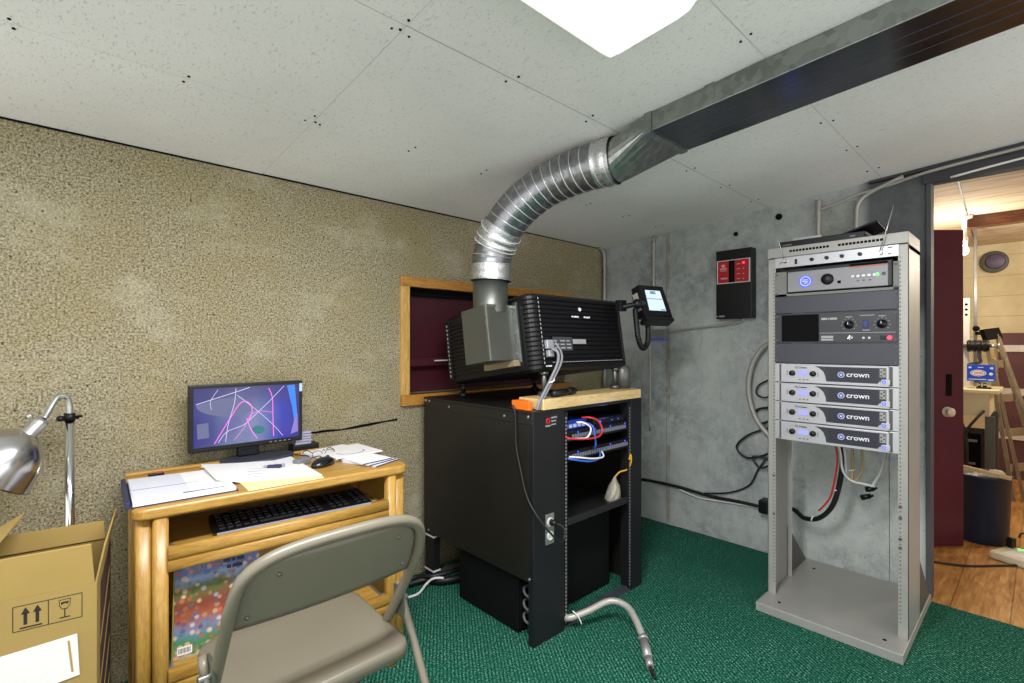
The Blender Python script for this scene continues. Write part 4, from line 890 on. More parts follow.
# four silver amplifiers
def amp(z, label):
    r = unit('power_amplifier', label, 'amplifier', z, 'silver power amplifiers'); h = .087
    b = B(); b.box((0, 0, 0), (UW, .004, h)); b.prism([(.03, 0, .001), (.03, 0, h-.001), (.435, 0, h-.001), (.435, 0, .001)], (0, -.012, 0)); obj('faceplate', b, M_SILVER, r, .003, True)
    b = B(); b.box((.022, .004, .002), (UW-.022, .30, h-.002)); obj('chassis', b, M_BLACKP, r, .001, True)
    pts = [(.170, .078), (.427, .078), (.427, .034), (.404, .022), (.398, .013), (.214, .013), (.211, .034), (.203, .055), (.190, .068)]
    b = B(); b.prism([(x, -.0122, z_) for x, z_ in pts], (0, -.001, 0)); b.slot(1)
    for i in range(26):
        for j in range(7):
            x = .222+i*.0075+(j % 2)*.0037; z_ = .020+j*.0082
            if x < .395: b.box((x, -.0137, z_), (x+.0028, -.0130, z_+.0028))
    obj('grille', b, [pbr('grille_charcoal', '#2c2c3a', .4), M_BLACKM], r, 0, True)
    b = B(); b.lathe((.270, -.0136, .045), (0, -1, 0), [(.0095, 0), (.0095, .001), (.013, .001), (.013, 0)], 24); b.prism([(.266, -.0146, .040), (.274, -.0146, .040), (.276, -.0146, .051), (.272, -.0146, .047), (.270, -.0146, .052), (.268, -.0146, .047), (.264, -.0146, .051)], (0, .001, 0)); obj('emblem', b, pbr('blue_white_emblem', '#b9c4ff', .4), r, 0, True)
    b = B(); text(b, 'crown', .030, Matrix.Translation((.289, -.0138, .0375)) @ FACE @ Matrix.Diagonal((1.05, 1, 1, 1))); obj('lettering', b, M_SIGN, r, 0, True)
    b = B(); text(b, 'XLS', .012, Matrix.Translation((.088, -.0125, .0665)) @ FACE @ Matrix.Diagonal((1.3, 1, 1, 1))); b.box((.115, -.013, .067), (.138, -.012, .0715))
    for x in (.106, .122, .137): b.box((x, -.013, .014), (x+.007, -.012, .018))
    b.box((.056, -.013, .035), (.058, -.012, .056)); b.box((.181, -.013, .03), (.183, -.012, .052)); obj('dark_print', b, M_DKGREY, r, 0, True)
    for x in (.079, .163):
        b = B(); b.lathe((x, -.012, .044), (0, -1, 0), [(.0125, 0), (.0115, .012), (.009, .014), (0, .014)], 20); obj('knob', b, M_BLACKP, r, 0, True)
    b = B(); b.box((.101, -.0135, .034), (.143, -.0118, .056)); obj('display', b, E_LCD, r, 0, True, label='lit pale blue display')
    b = B(); b.prism([(.405, -.0125, .010), (.440, -.0125, .010), (.440, -.0125, .032), (.412, -.0125, .032)], (0, -.003, 0)); obj('power_key', b, M_SILVER, r, .001, True)
    b = B(); b.lathe((.420, -.0157, .021), (0, -1, 0), [(.004, 0), (.004, .001), (.007, .001), (.007, 0)], 16); obj('power_symbol', b, E_BLUE, r, 0, True)
    b = B(); b.box((.405, -.0145, .040), (.425, -.0125, .075)); o = obj('icon_plate', b, pbr('icon_plate_grey', '#9a9c94', .5), r, .003, True)
    b = B()
    for k in range(4): b.cyl((.411+(k % 2)*.009, -.0145, .047+k*.0075), (.411+(k % 2)*.009, -.0155, .047+k*.0075), .0035, seg=10)
    obj('icon', b, M_DKGREY, o, 0, True)
    for xg in (.020, .436):
        b = B(); b.box((xg, -.001, .004), (xg+.010, .0, h-.004)); obj('ear_groove', b, M_STEEL_D, r, 0, True)
    return r
a0 = amp(1.0433, 'topmost of the four silver amplifiers, under the blank panel')
for k, lb in ((1, 'silver amplifier second from the top of the four'), (2, 'silver amplifier third from the top of the four'), (3, 'lowest of the four silver amplifiers, cables hanging beneath')):
    dup(a0, (XF-.004, U0, 1.0433-.0889*k), None, lb)
# gear on the rack top
r = root('disc_player', 'flat black disc player on top of the silver rack', 'player', (-.4, -1.58, 1.67))
b = B(); b.box((-.52, -1.745, 1.672), (-.31, -1.405, 1.703)); obj('case', b, M_BLACKP, r, .003)
b = B(); b.box((-.523, -1.46, 1.683), (-.52, -1.42, 1.687)); b.box((-.523, -1.71, 1.684), (-.52, -1.69, 1.69)); obj('front_print', b, M_GREYC, r)
b = B(); b.box((-.45, -1.565, 1.7035), (-.34, -1.44, 1.728)); one('silver_tuner', b, M_SILVER, 'small silver box lying on the black disc player', 'box', bevel=.003)
b = B(); m = T((-.40, -1.70, 1.712), (math.radians(-17), math.radians(4), 0)); b.box((-.09, -.085, -.003), (.09, .085, .006), m); one('black_tablet', b, M_BLACKP, 'thin black slab propped askew on the disc player', 'tablet', bevel=.003)
b = B(); b.box((-.41, -1.815, 1.672), (-.33, -1.785, 1.700)); one('copper_block', b, pbr('copper_brown', '#7a5a3c', .5, .3), 'small brown block beside the disc player', 'block', bevel=.003)
# wiring below the amplifiers
for pts, rr, m_, lb in (([(-.30, -1.62, .79), (-.27, -1.635, .70), (-.25, -1.62, .56), (-.22, -1.58, .42), (-.18, -1.51, .33), (-.14, -1.43, .30), (-.10, -1.36, .32), (-.07, -1.25, .28), (-.06, -1.20, .28)], .012, M_RUBBER, 'thick black cable swinging under the amplifiers to the adapter'),
    ([(-.31, -1.63, .79), (-.30, -1.645, .68), (-.28, -1.63, .57), (-.25, -1.60, .46), (-.22, -1.545, .38)], .0045, M_REDC, 'red wire running along the thick black rack cable'),
    ([(-.32, -1.645, .79), (-.31, -1.66, .70), (-.31, -1.67, .62), (-.30, -1.70, .578), (-.30, -1.75, .572), (-.285, -1.79, .565)], .0055, M_WHITEC, 'white cable drooping under the lowest silver amplifier'),
    ([(-.29, -1.655, .79), (-.28, -1.67, .70), (-.28, -1.675, .60)], .005, M_WHITEC, 'short white cable hanging straight beside the tan ones'),
    ([(-.30, -1.70, .79), (-.29, -1.705, .66), (-.29, -1.70, .57)], .007, M_TANC, 'straight tan cable hanging under the amplifiers'),
    ([(-.30, -1.735, .79), (-.29, -1.745, .67), (-.29, -1.73, .60), (-.29, -1.70, .565)], .006, M_TANC, 'bowed tan cable hanging under the amplifiers'),
    ([(-.33, -1.845, .775), (-.31, -1.82, .66), (-.29, -1.785, .575), (-.28, -1.76, .53)], .006, M_WHITEC, 'doubled white cable slanting to the black connectors'),
    ([(-.30, -1.47, .775), (-.26, -1.50, .765), (-.24, -1.60, .775), (-.28, -1.64, .79)], .010, M_RUBBER, 'black cable strung just under the lowest amplifier')):
    b = B(); b.tube(pts, rr, 8); b.bm.transform(Matrix.Translation((0, .055 if 'adapter' not in lb else .03, 0))); one('rack_cable', b, m_, lb, 'cable')
for a, c_, lb in (((-.285, -1.755, .545), (-.285, -1.785, .555), 'black connector joined to the doubled white cable, upper one'), ((-.275, -1.735, .50), (-.275, -1.77, .515), 'black connector dangling lowest under the amplifiers')):
    b = B(); b.cyl(a, c_, .013, .011, 14); b.cyl(c_, (c_[0], c_[1]-.012, c_[2]+.006), .008, .005, 12); b.bm.transform(Matrix.Translation((0, .055, 0))); one('cable_connector', b, M_BLACKP, lb, 'connector')
for p in ((-.238, -1.60, .50), (-.165, -1.48, .315), (-.285, -1.70, .62)):
    b = B(); b.lathe(p, (.1, .4, .9) if p[2] > .4 else (.1, .8, .25), [(.013, 0), (.0155, 0), (.0155, .006), (.013, .006)], 14); b.bm.transform(Matrix.Translation((0, .055 if p[2] > .6 else .03, 0))); one('cable_tie', b, M_WHITEPL, {.50: 'white tie on the upright stretch of thick rack cable', .315: 'white tie at the bottom of the thick cable swing', .62: 'white tie round the straight tan cable'}[p[2]], 'cable tie')

# ------------------------------------------------------------ computer desk
dk = root('computer_desk', 'honey oak computer desk with keyboard tray by the carpeted wall', 'desk', (-2.893, -.553, 0), (0, 0, math.radians(-3)))
DW, DD, DZ = .85, .485, .758
b = B(); R = .018; prof = []
def rounded(w0, w1, y0, y1, r_, z0, z1):
    o_ = []
    for cx, cy, a0_ in ((w0+r_, y0+r_, 180), (w1-r_, y0+r_, 270), (w1-.01, y1-.01, 0), (w0+.01, y1-.01, 90)):
        q = r_ if a0_ >= 180 else .01
        for k in range(6): a = math.radians(a0_+18*k); o_.append((cx+q*math.cos(a), cy+q*math.sin(a), z0))
    return o_
b.prism(rounded(0, DW, 0, DD, .035, DZ-.034, 0), (0, 0, .034)); obj('desk_top', b, M_OAKX, dk, .012, True, 4)
b = B(); b.box((.0, DD-.03, DZ-.001), (DW, DD-.008, DZ+.012)); obj('back_lip', b, M_OAKX, dk, .006, True, 3)
def post(x, y, r_=.020): 
    b = B(); b.prism([(x+r_*math.copysign(abs(math.cos(a))**.6, math.cos(a)), y+r_*math.copysign(abs(math.sin(a))**.6, math.sin(a)), 0) for a in [2*PI*k/24 for k in range(24)]], (0, 0, DZ-.033), True); return obj('post', b, M_OAKZ, dk, 0, True)
for x, y in ((.028, .045), (.067, .028), (DW-.028, .045), (DW-.067, .028), (.028, DD-.06), (DW-.028, DD-.06)): post(x, y)
for x in (.018, DW-.030):
    b = B(); b.box((x, .06, .05), (x+.012, DD-.05, DZ-.034)); obj('side_panel', b, M_OAKZ, dk, .002, True)
b = B(); b.box((.04, DD-.075, .10), (DW-.04, DD-.065, DZ-.034)); obj('back_panel', b, M_OAKX, dk, .0, True)
def shelf(z, name, y0, y1):
    b = B(); b.box((.10, y0+.02, z-.016), (DW-.10, y1, z))
    o_ = obj(name, b, M_OAKX, dk, .002, True)
    for zz, rr in ((z-.003, .0195), (z-.039, .0175)):
        b = B(); b.prism([(.084, y0+.012+rr*.85*math.copysign(abs(math.cos(a))**.7, math.cos(a)), zz+rr*math.copysign(abs(math.sin(a))**.7, math.sin(a))) for a in [2*PI*k/24 for k in range(24)]], (DW-.168, 0, 0), True); obj('rolled_edge', b, M_OAKX, o_, 0, True)
    for x in (.090, DW-.101):
        b = B(); b.box((x-.006, y0+.01, z-.02), (x+.012, y0+.03, z+.016)); b.box((x, y0+.03, z-.012), (x+.010, y1, z+.002)); obj('slide', b, M_ALU, o_, .001, True)
    return o_
shelf(.618, 'keyboard_tray', .005, .36); shelf(.265, 'lower_shelf', .0, .38)
DM = WM[dk.name]
def dl(x, y, z=0): return DM @ Vector((x, y, z))
# keyboard
p = dl(.24, .02, .642)
kb = root('keyboard', 'black keyboard lying on the pulled out desk tray', 'keyboard', dl(.205, .028, .626), (0, 0, math.radians(-5)))
b = B(); b.prism([(0, 0, -.0075), (0, 0, .014), (0, .165, .026), (0, .165, -.0075)], (.50, 0, 0)); obj('case', b, M_BLACKP, kb, .003, True)
b = B(); b.box((.004, -.003, .000), (.496, .001, .0135)); obj('front_edge', b, pbr('grey_edge_glare', '#84848f', .4), kb, .001, True, label='pale grey front edge')  # pale colour stands in for glare on the keys' front sides
km = B(); km.box((0, 0, 0), (.0165, .0165, .007)); first = None
for row in range(6):
    for col in range(21):
        if row == 5 and col in (1, 5, 9, 13, 17): continue
        if row == 0 and 4 < col < 10: continue
        if row == 1 and col % 7 == 3 and col < 14: continue
        if col in (14, 18) : continue
        y = .012+row*.024+(.004 if row == 5 else 0); z = .015+.073*y
        if first is None:
            first = obj('key', km, M_BLACKP, kb, .0015, True); k_ = first
        else:
            k_ = first.copy(); C.objects.link(k_)
        k_.location = (.012+col*.0228, y, z)
b = B(); b.box((.012+5*.0228, .012, .0155), (.012+10*.0228-.005, .0285, .0225)); obj('space_bar', b, M_BLACKP, kb, .0015, True)
# monitor
mx0, mx1, my, mz0, mz1 = -2.686, -2.277, -.125, .815, 1.066
mo = root('computer_monitor', 'black widescreen monitor showing violet light streaks on the desk', 'monitor', (-2.45, -.10, DZ), (0, 0, 0))
b = B(); b.box((mx0, my, mz0), (mx1, my+.028, mz1)); b.box((mx0+.06, my+.028, mz0+.04), (mx1-.06, my+.05, mz1-.05)); obj('bezel', b, M_BLACKP, mo, .004)
b = B(); b.box((mx0+.015, my-.001, mz0+.018), (mx1-.015, my+.002, mz1-.013)); sc = obj('screen', b, M_PIC, mo)
SX0, SX1, SZ0, SZ1 = mx0+.015, mx1-.015, mz0+.018, mz1-.013
def scp(zx, zy):   # screen point from its relative place (0..1, 0..1 down)
    return (SX0+(SX1-SX0)*zx, my-.0015, SZ1-(SZ1-SZ0)*zy)
def sn(x, y):
    u = (x-80)/760; top = 95-35*u; bot = 515-80*u; return scp(u, (y-top)/(bot-top))
def streak(pts, wd, mat, nm, off=0):
    b = B(); Q = spline([sn(*q) for q in pts], 8)
    V = []
    for i, q in enumerate(Q):
        d = (Q[min(i+1, len(Q)-1)]-Q[max(i-1, 0)]).normalized(); nrm = Vector((-d.z, 0, d.x))
        V.append((b.v(q+nrm*wd*.7+Vector((0, -off, 0))), b.v(q-nrm*wd*.7+Vector((0, -off, 0)))))
    for i in range(len(V)-1): b.f([V[i][0], V[i][1], V[i+1][1], V[i+1][0]])
    obj(nm, b, mat, sc)
def shape(pts, mat, nm, off=0):
    b = B(); vs = [b.v(Vector(sn(*q))+Vector((0, -off, 0))) for q in pts]; b.f(vs); obj(nm, b, mat, sc)
shape([(742, 72), (806, 66), (826, 285), (800, 320), (785, 230)], E_CYAN, 'blue_band', .0001)
shape([(828, 270), (832, 400), (772, 420), (800, 320)], E_LAV, 'violet_wedge', .0002)
shape([(95, 210)]+[(300+205*math.cos(a), 215+75*math.sin(a)) for a in [PI-PI*k/14 for k in range(1, 15)]]+[(400, 150), (250, 165)], E_PALE, 'pale_disc', .0001)
shape([(525+48*math.cos(2*PI*k/20), 388+30*math.sin(2*PI*k/20)) for k in range(20)], E_TEAL, 'teal_oval', .0002)
shape([(100, 345), (175, 335), (180, 440), (105, 450)], E_PALE, 'pale_patch', .0002)
for pts, wd, m_ in (([(215, 485), (330, 290), (385, 205), (430, 185), (470, 215), (475, 270), (455, 315), (440, 312), (470, 385), (515, 450)], .0022, E_PINK),
    ([(600, 90), (628, 160), (633, 300), (638, 435)], .0022, E_PINK), ([(95, 205), (360, 118), (460, 85)], .0018, E_WHITE),
    ([(240, 478), (300, 400), (420, 350), (500, 280), (600, 190), (720, 75)], .0016, E_WHITE), ([(362, 92), (350, 200), (310, 340), (290, 470)], .0016, E_WHITE),
    ([(370, 140), (500, 240), (620, 340), (710, 430)], .0014, E_WHITE), ([(240, 100), (190, 180), (195, 240)], .0012, E_WHITE), ([(350, 460), (420, 370), (470, 280), (540, 255), (630, 265)], .0012, E_PINK)):
    streak(pts, wd, m_, 'light_streak', .0004)
b = B(); b.box((mx1-.013, my-.001, mz1-.045), (mx1-.002, my+.001, mz1-.012)); obj('sticker', b, [pbr('pale_sticker', '#a9c4e6', .5)], mo)
b = B()
for k in range(5): b.box((mx1-.13+k*.018, my-.001, mz0+.006), (mx1-.122+k*.018, my+.001, mz0+.010))
obj('button', b, M_GREYC, mo)
b = B(); b.box((-2.515, my+.028, DZ+.016), (-2.44, my+.06, mz0+.10)); obj('neck', b, M_BLACKP, mo, .004)
b = B(); b.prism([(-2.45+.135*math.cos(2*PI*k/36), -.125+.085*math.sin(2*PI*k/36), DZ+.0005) for k in range(36)], (0, 0, .014), True); obj('stand_base', b, M_DKGREY, mo, .004)
# desk clutter
b = B(); m = T(dl(.004, .028, DZ+.0005), (0, 0, math.radians(-3))); b.box((-.018, 0, 0), (.265, .32, .003), m); b.box((-.018, 0, .0), (-.006, .32, .018), m)
r = root('ring_binder', 'navy binder with papers at the desk end by the lamp', 'binder', dl(.0, .03, DZ)); obj('cover', b, M_NAVY, r, .001)
b = B(); m2 = T(dl(.004, .024, DZ+.004), (0, 0, math.radians(-3)))
b.box((.0, .006, 0), (.258, .315, .010), m2); obj('page_stack', b, M_PAPER, r)
b = B(); m3 = T(dl(.006, .055, DZ+.0145), (0, math.radians(1.0), math.radians(-2))); b.box((.002, -.0, 0), (.25, .285, .002), m3); obj('top_page', b, M_PAPERB, r)
b = B(); b.box((.12, -.002, .002), (.25, .004, .0035), m3); b.box((.005, .12, .002), (.22, .1225, .0026), m3); obj('blue_print', b, pbr('blue_ink', '#4a528c', .6), r)
b = B(); m = T((-2.603, -.585, DZ+.0005), (0, 0, math.radians(-2))); b.box((0, 0.018, 0), (.235, .17, .003), m); one('yellow_pad', b, M_YELLOWP, 'pale yellow pad under white sheets on the desk', 'pad')
b = B(); zb = DZ+.0045
b.prism([(-2.657, -.177, DZ+.0215), (-2.664, -.437, DZ+.0215), (-2.60, -.455, zb), (-2.365, -.552, zb), (-2.347, -.190, zb), (-2.42, -.215, zb), (-2.542, -.20, DZ+.012)], (0, 0, .003)); m = T((-2.62, -.43, zb+.006), (0, math.radians(2.2), math.radians(-14)))
b.slot(1)
for k in range(5): b.box((.05, .02+k*.04, .001), (.05+random.uniform(.08, .15), .0215+k*.04, .0016), m)
one('white_sheets', b, [M_PAPER, pbr('grey_ink', '#9a9aa8', .7)], 'white sheets spread over the yellow pad and binder', 'paper')
r = root('usb_stick', 'dark key clip lying on the white sheets', 'keys', (-2.475, -.325, DZ+.0075), (0, 0, math.radians(-38)))
b = B(); b.box((0, -.008, .001), (.05, .008, .011)); obj('stick', b, M_NAVY, r, .003, True)
b = B(); b.box((-.012, -.005, .003), (0, .005, .008)); b.cyl((.02, .012, .006), (.055, .016, .006), .005); obj('clip', b, M_ALU, r, 0, True)
ms = root('computer_mouse', 'glossy black mouse on the bare oak near white papers', 'mouse', dl(.585, .185, DZ), (0, 0, math.radians(-60)))
b = B(); R = []
for h, k in ((0, .9), (.006, 1), (.014, .97), (.022, .82), (.029, .55), (.032, .2)):
    R.append([Vector((.032*k*math.cos(2*PI*q/24), .056*k*math.sin(2*PI*q/24)+.004*(1-k), h)) for q in range(24)])
b.rings(R); obj('shell', b, pbr('glossy_black', '#17171b', .2, 0, .1), ms, 0, True)
b = B(); b.cyl((-.004, .026, .028), (.004, .026, .028), .007, seg=14); obj('wheel', b, M_DKGREY, ms, 0, True)
b = B(); b.tube([(.57, .24), (.57, .27), (.54, .30), (.56, .34), (.60, .36), (.58, .39)][0:0] or [dl(.60, .24, DZ+.01), dl(.60, .27, DZ+.02), dl(.57, .31, DZ+.006), dl(.585, .36, DZ+.006), dl(.55, .42, DZ+.006)], .0022, 6); one('mouse_cable', b, M_RUBBER, 'thin black mouse lead snaking towards the monitor', 'cable')
r = root('reading_glasses', 'dark wire glasses standing folded beside the mouse', 'glasses', dl(.60, .30, DZ))
b = B()
for dx in (0, .05): b.tube([dl(.605+dx+.02*math.cos(2*PI*k/16), .31, DZ+.018+.015*math.sin(2*PI*k/16)) for k in range(17)], .0011, 6, sub=0)
b.tube([dl(.625, .31, DZ+.03), dl(.63, .31, DZ+.034), dl(.635, .31, DZ+.03)], .0015, 6); obj('rim', b, M_BLACKP, r)
b = B(); b.tube([dl(.586, .31, DZ+.026), dl(.575, .36, DZ+.03), dl(.57, .40, DZ+.004)], .0015, 6); obj('temple', b, M_BLACKP, r)
b = B(); b.tube([dl(.674, .31, DZ+.026), dl(.67, .36, DZ+.03), dl(.66, .40, DZ+.004)], .0015, 6); obj('temple', b, M_BLACKP, r)
b = B(); m = T(dl(.53, .26, DZ+.0005), (0, 0, .4)); b.box((-.03, -.018, 0), (.03, .018, .022), m); one('binder_clip', b, M_GREYC, 'small grey case between white sheets and mouse', 'case', bevel=.004)
for k, (dx, dy_, an, lb) in enumerate(((.70, .335, .25, 'white papers stacked at the wall end of the desk, lower stack'), (.725, .30, .05, 'curled white sheet topping papers at desk wall end'))):
    b = B(); m = T(dl(dx, dy_, DZ+.0005+.014*k), (0, 0, an)); b.box((-.10, -.10, 0), (.105, .11, .013 if k == 0 else .004), m)
    if k == 1:
        b.slot(1); ar = [(.06*math.cos(a), -.02-.05*math.sin(a)) for a in [PI*q/12 for q in range(13)]]
        b.prism([(m @ Vector((x, y, .0042))) for x, y in ar]+[(m @ Vector((x*.94, y*.94-.001, .0042))) for x, y in ar[::-1]], (0, 0, .0006))
    one('paper_stack', b, [M_PAPER, pbr('blue_ink', '#4a528c')], lb, 'paper', 'papers at the wall end of the desk')
for k in range(3):
    b = B(); m = T(dl(.752-.006*k, .135+.012*k, DZ+.0005+.0042*k), (0, 0, math.radians(22-7*k))); b.box((-.065, -.085, 0), (.065, .085, .004), m); b.slot(1).box((-.066, -.086, .0003), (.066, -.084, .0037), m)
    one('booklet', b, [M_PAPER if k == 2 else M_PAPERB, M_NAVY], ['lowest fanned booklet at the desk corner', 'middle fanned booklet at the desk corner', 'top white booklet of the fan at the desk corner'][k], 'booklet', 'fanned booklets')
r = root('card_reader', 'black box with ridged pale stack behind the monitor', 'box', (-2.24, -.09, DZ), (0, 0, 0))
b = B(); b.box((-2.315, -.125, DZ+.0005), (-2.205, -.062, DZ+.035)); obj('case', b, M_BLACKP, r, .004)
b = B()
for k in range(5): b.box((-2.30+.001*k, -.11, DZ+.035+k*.011), (-2.235+.002*(k % 2), -.065, DZ+.043+k*.011))
obj('disc_pile', b, [pbr('pale_lilac_plastic', '#9f9cb4', .4)], r)
b = B(); b.box((-2.81, -.165, DZ+.0005), (-2.765, -.145, DZ+.012)); b.slot(1).box((-2.79, -.162, DZ+.012), (-2.766, -.148, DZ+.015)); one('red_stapler', b, [M_BLACKP, M_REDP], 'small red and black gadget behind the binder', 'gadget', bevel=.002)
b = B()
for k in range(3): b.lathe((-2.64+k*.022, -.135, DZ+.0035), (0, 0, 1), [(.007, 0), (.010, .0), (.010, .003), (.007, .003)], 14)
one('rubber_band', b, M_YELLOWP, 'pale rubber bands lying behind the white sheets', 'rubber band')
# book on the lower shelf
bk_ = root('garden_book', 'colourful garden picture book standing on the lower desk shelf', 'book', dl(.10, .10, .265))
m = T(dl(.100, .075, .266), (math.radians(-4), math.radians(1.5), math.radians(-4)))
b = B(); b.tr = m; b.box((0, 0, 0), (.235, .004, .285)); obj('cover', b, M_BOOK, bk_, .001)
b = B(); b.tr = m; b.box((.004, .004, .003), (.232, .022, .282)); obj('pages', b, M_CREAMPL, bk_)
b = B(); b.tr = m; b.box((-.002, 0, 0), (.002, .026, .285)); obj('spine', b, pbr('olive_spine', '#8d8a3e', .5), bk_)
b = B(); b.tr = m; b.box((.012, -.0012, .012), (.05, 0, .035)); b.slot(1)
for k in range(9): b.box((.015+k*.0036, -.0018, .017), (.0168+k*.0036, -.001, .032))
obj('barcode', b, [M_PAPER, M_INK], bk_)
b = B(); b.tr = m
for x0_, x1_, z in ((.13, .15, .258), (.153, .165, .258), (.168, .19, .258), (.14, .152, .238), (.156, .185, .238)): b.box((x0_, -.0012, z), (x1_, 0, z+.011))
obj('cover_title', b, M_NAVY, bk_)
b = B(); m = T(dl(.33, .06, .2665)); b.box((0, 0, 0), (.12, .10, .004), m); one('folded_leaflet', b, M_PAPER, 'white leaflet lying on the lower desk shelf', 'leaflet')

# ------------------------------------------------------------ folding chair
ch = root('folding_chair', 'grey beige steel folding chair pushed towards the oak desk', 'chair', (-2.577, -1.0, 0), (0, 0, math.radians(1)))
ch.scale = (.965, 1, 1)
def back_pt(s_, z):
    return (s_*.232, .30-.685*z+.0*z, z)
half = [(.222, .30, .0), (.226, .145, .23), (.226, -.015, .46), (.228, -.135, .645), (.226, -.165, .70), (.212, -.185, .752), (.175, -.197, .782), (.11, -.204, .797), (0, -.207, .801)]
b = B(); full = [(-x, y, z) for x, y, z in half]+[(x, y, z) for x, y, z in half[::-1][1:]]
b.tube(full, .0135, 14, sub=8); obj('tubular_frame', b, M_CHAIR, ch, 0, True)
b = B()    # back panel, dished, round shouldered
rows = 10; colsn = 20; G = []
for i in range(rows+1):
    v_ = i/rows; z = .628+.160*v_
    if z < .70: hw = .226
    else: q = (z-.70)/.092; hw = .226-.115*(1-math.sqrt(max(0, 1-q*q*.98)))
    yb2 = -.127-(.070)*min(1, v_*1.05)**.9
    G.append([b.v((hw*(2*j/colsn-1), yb2+.006-.018*(1-(2*j/colsn-1)**2), z+.008*(1-(2*j/colsn-1)**2)*(1-v_)*0)) for j in range(colsn+1)])
for i in range(rows):
    for j in range(colsn): b.f([G[i][j], G[i][j+1], G[i+1][j+1], G[i+1][j]], True)
o = obj('back_panel', b, M_CHAIR, ch, 0, True); md = o.modifiers.new('thick', 'SOLIDIFY'); md.thickness = .004
for x, z in ((-.14, .745), (.15, .745), (-.19, .655), (.19, .655)):
    b = B(); yy = -.127-.07*((z-.628)/.16)-.018*(1-(x/.226)**2)
    b.ball((x, yy+.002, z), .005, 10, (1, .7, 1)); obj('rivet', b, M_GALVD, ch, 0, True)
b = B(); outl = []     # seat, wider at the front
for cx, cy, a0_, q in ((-.205+.04, -.14+.04, 180, .04), (.222-.04, -.14+.04, 270, .04), (.236-.05, .235-.05, 0, .05), (-.212+.05, .235-.05, 90, .05)):
    for k in range(7): a = math.radians(a0_+15*k); outl.append((cx+q*math.cos(a), cy+q*math.sin(a)))
cx0, cy0 = 0, .035
def ringz(s_, z): return [Vector((cx0+(x-cx0)*s_, cy0+(y-cy0)*s_, z)) for x, y in outl]
b.rings([ringz(.965, .405), ringz(1.0, .409), ringz(1.0, .432), ringz(.985, .442), ringz(.95, .444), ringz(.80, .439), ringz(.4, .435)]); obj('seat', b, M_CHAIR, ch, 0, True)
for s_ in (-1, 1):
    b = B(); b.tube([(s_*.247, -.045, .515), (s_*.247, -.10, .43), (s_*.243, -.20, .28), (s_*.235, -.38, .0)], .011, 12); b.tube([(s_*.247, -.045, .515), (s_*.247, -.02, .545)], .010, 10, sub=0); obj('rear_leg', b, M_CHAIR, ch, 0, True)
    b = B(); b.cyl((s_*.222, -.05, .512), (s_*.262, -.05, .512), .009); b.box((s_*.236-.003, -.075, .47), (s_*.236+.003, -.025, .55)); obj('hinge', b, M_GALVD, ch, .001, True)
    b = B(); b.cyl((s_*.222, .302, .0), (s_*.222, .292, .03), .017, .016, 14); b.cyl((s_*.235, -.382, .0), (s_*.236, -.366, .03), .015, .014, 14); obj('rubber_foot', b, M_RUBBER, ch, 0, True)
b = B(); b.cyl((-.225, .20, .14), (.225, .20, .14), .009); b.cyl((-.238, -.285, .145), (.238, -.285, .145), .009); obj('cross_bar', b, M_CHAIR, ch, 0, True)

# ------------------------------------------------------------ clamp lamp on a pole
lp = root('pole_lamp', 'chrome pole lamp with a bell reflector behind the cardboard box', 'lamp', (-3.012, -.15, 0))
b = B(); b.lathe((-3.012, -.15, 0), (0, 0, 1), [(0, 0), (.13, 0), (.13, .012), (.03, .025), (.014, .04), (0, .04)], 28); obj('pole_base', b, M_BLACKP, lp)
b = B(); b.cyl((-3.012, -.15, .03), (-3.012, -.15, .985), .0125, seg=20); obj('pole', b, M_CHROME, lp)
b = B(); b.cyl((-3.012, -.15, .975), (-3.012, -.15, 1.0), .0145); b.cyl((-3.03, -.155, .985), (-2.99, -.145, .985), .006); b.ball((-3.034, -.156, .985), .010); b.ball((-2.985, -.144, .987), .005); obj('clamp', b, M_BLACKP, lp)
b = B(); b.tube([(-3.012, -.15, .995), (-3.013, -.151, 1.03), (-3.02, -.155, 1.052), (-3.038, -.163, 1.055), (-3.050, -.175, 1.038), (-3.062, -.19, 1.012), (-3.071, -.202, .994)], .0085, 14); obj('gooseneck', b, M_ALU, lp)
axd = Vector((-.616, .02, -.788)).normalized(); so = Vector((-3.072, -.203, .993))
b = B(); b.lathe(so, axd, [(0, 0), (.017, 0), (.021, .012), (.021, .045), (.027, .05), (.027, .062), (0, .062)], 24); b.ball(so+Vector((-.03, .0, .012)), .008); obj('socket', b, M_ALU, lp)
b = B(); prof = [(.024, .048), (.050, .064), (.076, .092), (.096, .135), (.109, .186), (.112, .190), (.107, .189), (.092, .137), (.072, .096), (.047, .068), (.024, .06)]
b.lathe(so, axd, prof, 40); obj('reflector', b, M_REFL, lp)
b = B(); b.lathe(so, axd, [(.012, .06), (.016, .07), (.026, .09), (.028, .105), (.018, .125), (0, .13)], 20); obj('bulb', b, M_WHITEPL, lp)

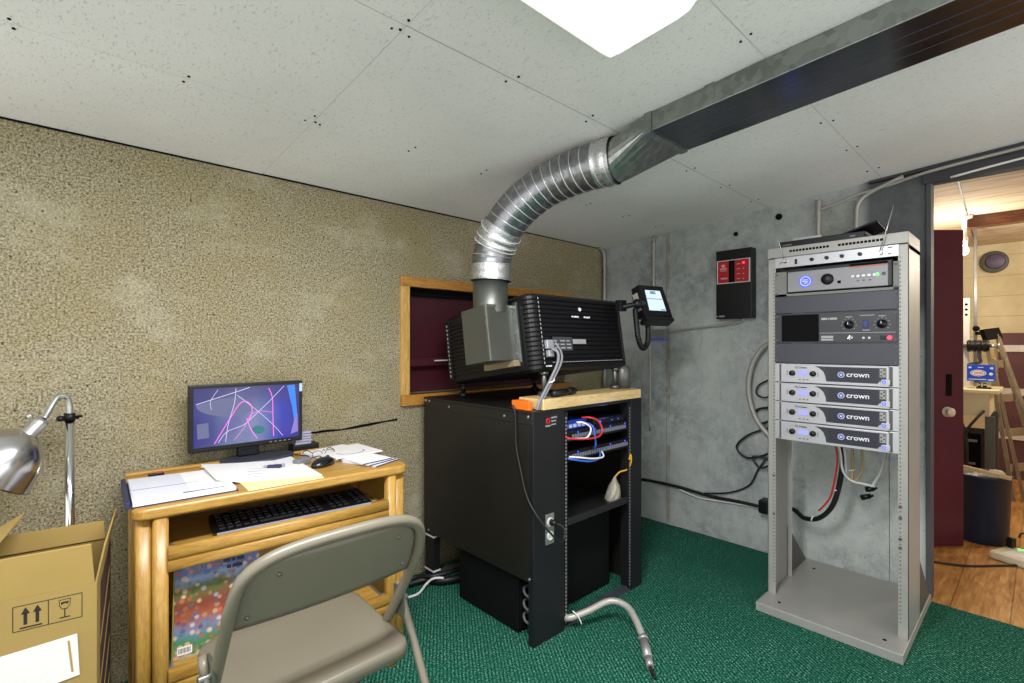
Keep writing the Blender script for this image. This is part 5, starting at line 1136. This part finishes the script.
# ------------------------------------------------------------ cardboard box
bx = root('cardboard_box', 'open brown cardboard box with upright arrows beside the desk', 'box', (-2.974, -.72, 0), (0, 0, math.radians(-8)))
W_, D_, H_ = .36, .34, .650; t_ = .005
b = B()
b.box((-W_, 0, 0), (0, t_, H_)); b.box((-W_, D_-t_, 0), (0, D_, H_)); b.box((-W_, t_, 0), (-W_+t_, D_-t_, H_)); b.box((-t_, t_, 0), (0, D_-t_, H_)); b.box((-W_+t_, t_, 0), (-t_, D_-t_, t_)); obj('carton_body', b, M_CARD, bx, .001, True)
def flap(o3, u, v, nm='flap'):
    o3, u, v = Vector(o3), Vector(u), Vector(v); nn_ = u.cross(v).normalized()*.004
    b = B(); b.prism([o3, o3+u, o3+u*.985+v, o3+u*.015+v], nn_); obj(nm, b, M_CARDIN, bx, .001, True)
flap((-W_, .004, H_), (W_-.004, 0, 0), (0, -.012, .098))
flap((-W_, D_-.006, H_), (W_-.01, 0, 0), (.0, .012, .05))
flap((-.004, .004, H_), (0, D_-.008, 0), (.016, 0, .085))
flap((-W_+.004, .004, H_), (0, D_-.008, 0), (.17, .02, .105))
# printed marks on the front: frame, two arrows over a bar, a glass
b = B(); y_ = -.0006
def bar2(x0_, z0_, x1_, z1_): b.box((x0_, y_, z0_), (x1_, .0, z1_))
fx0, fx1, fz0, fz1, xm = -.144, -.027, .577, .633, -.0855
for a in (fx0, xm, fx1): bar2(a-.0007, fz0, a+.0007, fz1)
for a in (fz0, fz1): bar2(fx0, a-.0007, fx1, a+.0007)
for cx in (-.1237, -.104):
    bar2(cx-.003, .589, cx+.003, .615); b.prism([(cx-.0075, y_, .613), (cx+.0075, y_, .613), (cx, y_, .628)], (0, .0006, 0))
bar2(-.133, .581, -.096, .584)
gx = -.0573
b.prism([(gx-.0105, y_, .627), (gx+.0105, y_, .627), (gx+.0095, y_, .612), (gx+.0045, y_, .604), (gx-.0045, y_, .604), (gx-.0095, y_, .612)], (0, .0006, 0)); bar2(gx-.001, .587, gx+.001, .605); bar2(gx-.009, .584, gx+.009, .5865)
obj('printed_symbol', b, M_INK, bx, 0, True)
b = B(); y_ = -.0011
b.prism([(gx-.0092, y_, .6255), (gx+.0092, y_, .6255), (gx+.0083, y_, .613), (gx+.0039, y_, .606), (gx-.0039, y_, .606), (gx-.0083, y_, .613)], (0, .0006, 0)); obj('glass_inside', b, M_CARD, bx, 0, True)
b = B(); b.prism([(gx-.007, -.0017, .6215), (gx+.007, -.0017, .6215), (gx+.006, -.0017, .616), (gx-.001, -.0017, .618), (gx-.006, -.0017, .615)], (0, .0006, 0)); obj('crack_mark', b, M_INK, bx, 0, True)
b = B(); b.prism([(-.22, -.003, .42), (-.0308, -.003, .442), (-.0353, -.003, .540), (-.22, -.003, .527)], (0, .002, 0)); pk = obj('label_pouch', b, pbr('milky_film', '#d6d4d0', .2, 0, .1, 40), bx, .0005, True, label='clear shipping pouch')
b = B(); b.prism([(-.0455, -.0036, .454), (-.0415, -.0036, .454), (-.0485, -.0036, .529), (-.0525, -.0036, .529)], (0, .0008, 0)); obj('tear_strip', b, M_CARDIN, pk, 0, True)
b = B(); b.prism([(.0002, .045, .06), (.0002, D_-.006, .06), (.0002, D_-.006, .645), (.0002, .075, .62)], (.0008, 0, 0)); sd = obj('dark_side_panel', b, pbr('dark_maroon_panel', '#3a2422', .7, 0, .2, 9), bx, 0, True, label='dark maroon side panel')  # dark maroon panel over one side, pale stripes laid across
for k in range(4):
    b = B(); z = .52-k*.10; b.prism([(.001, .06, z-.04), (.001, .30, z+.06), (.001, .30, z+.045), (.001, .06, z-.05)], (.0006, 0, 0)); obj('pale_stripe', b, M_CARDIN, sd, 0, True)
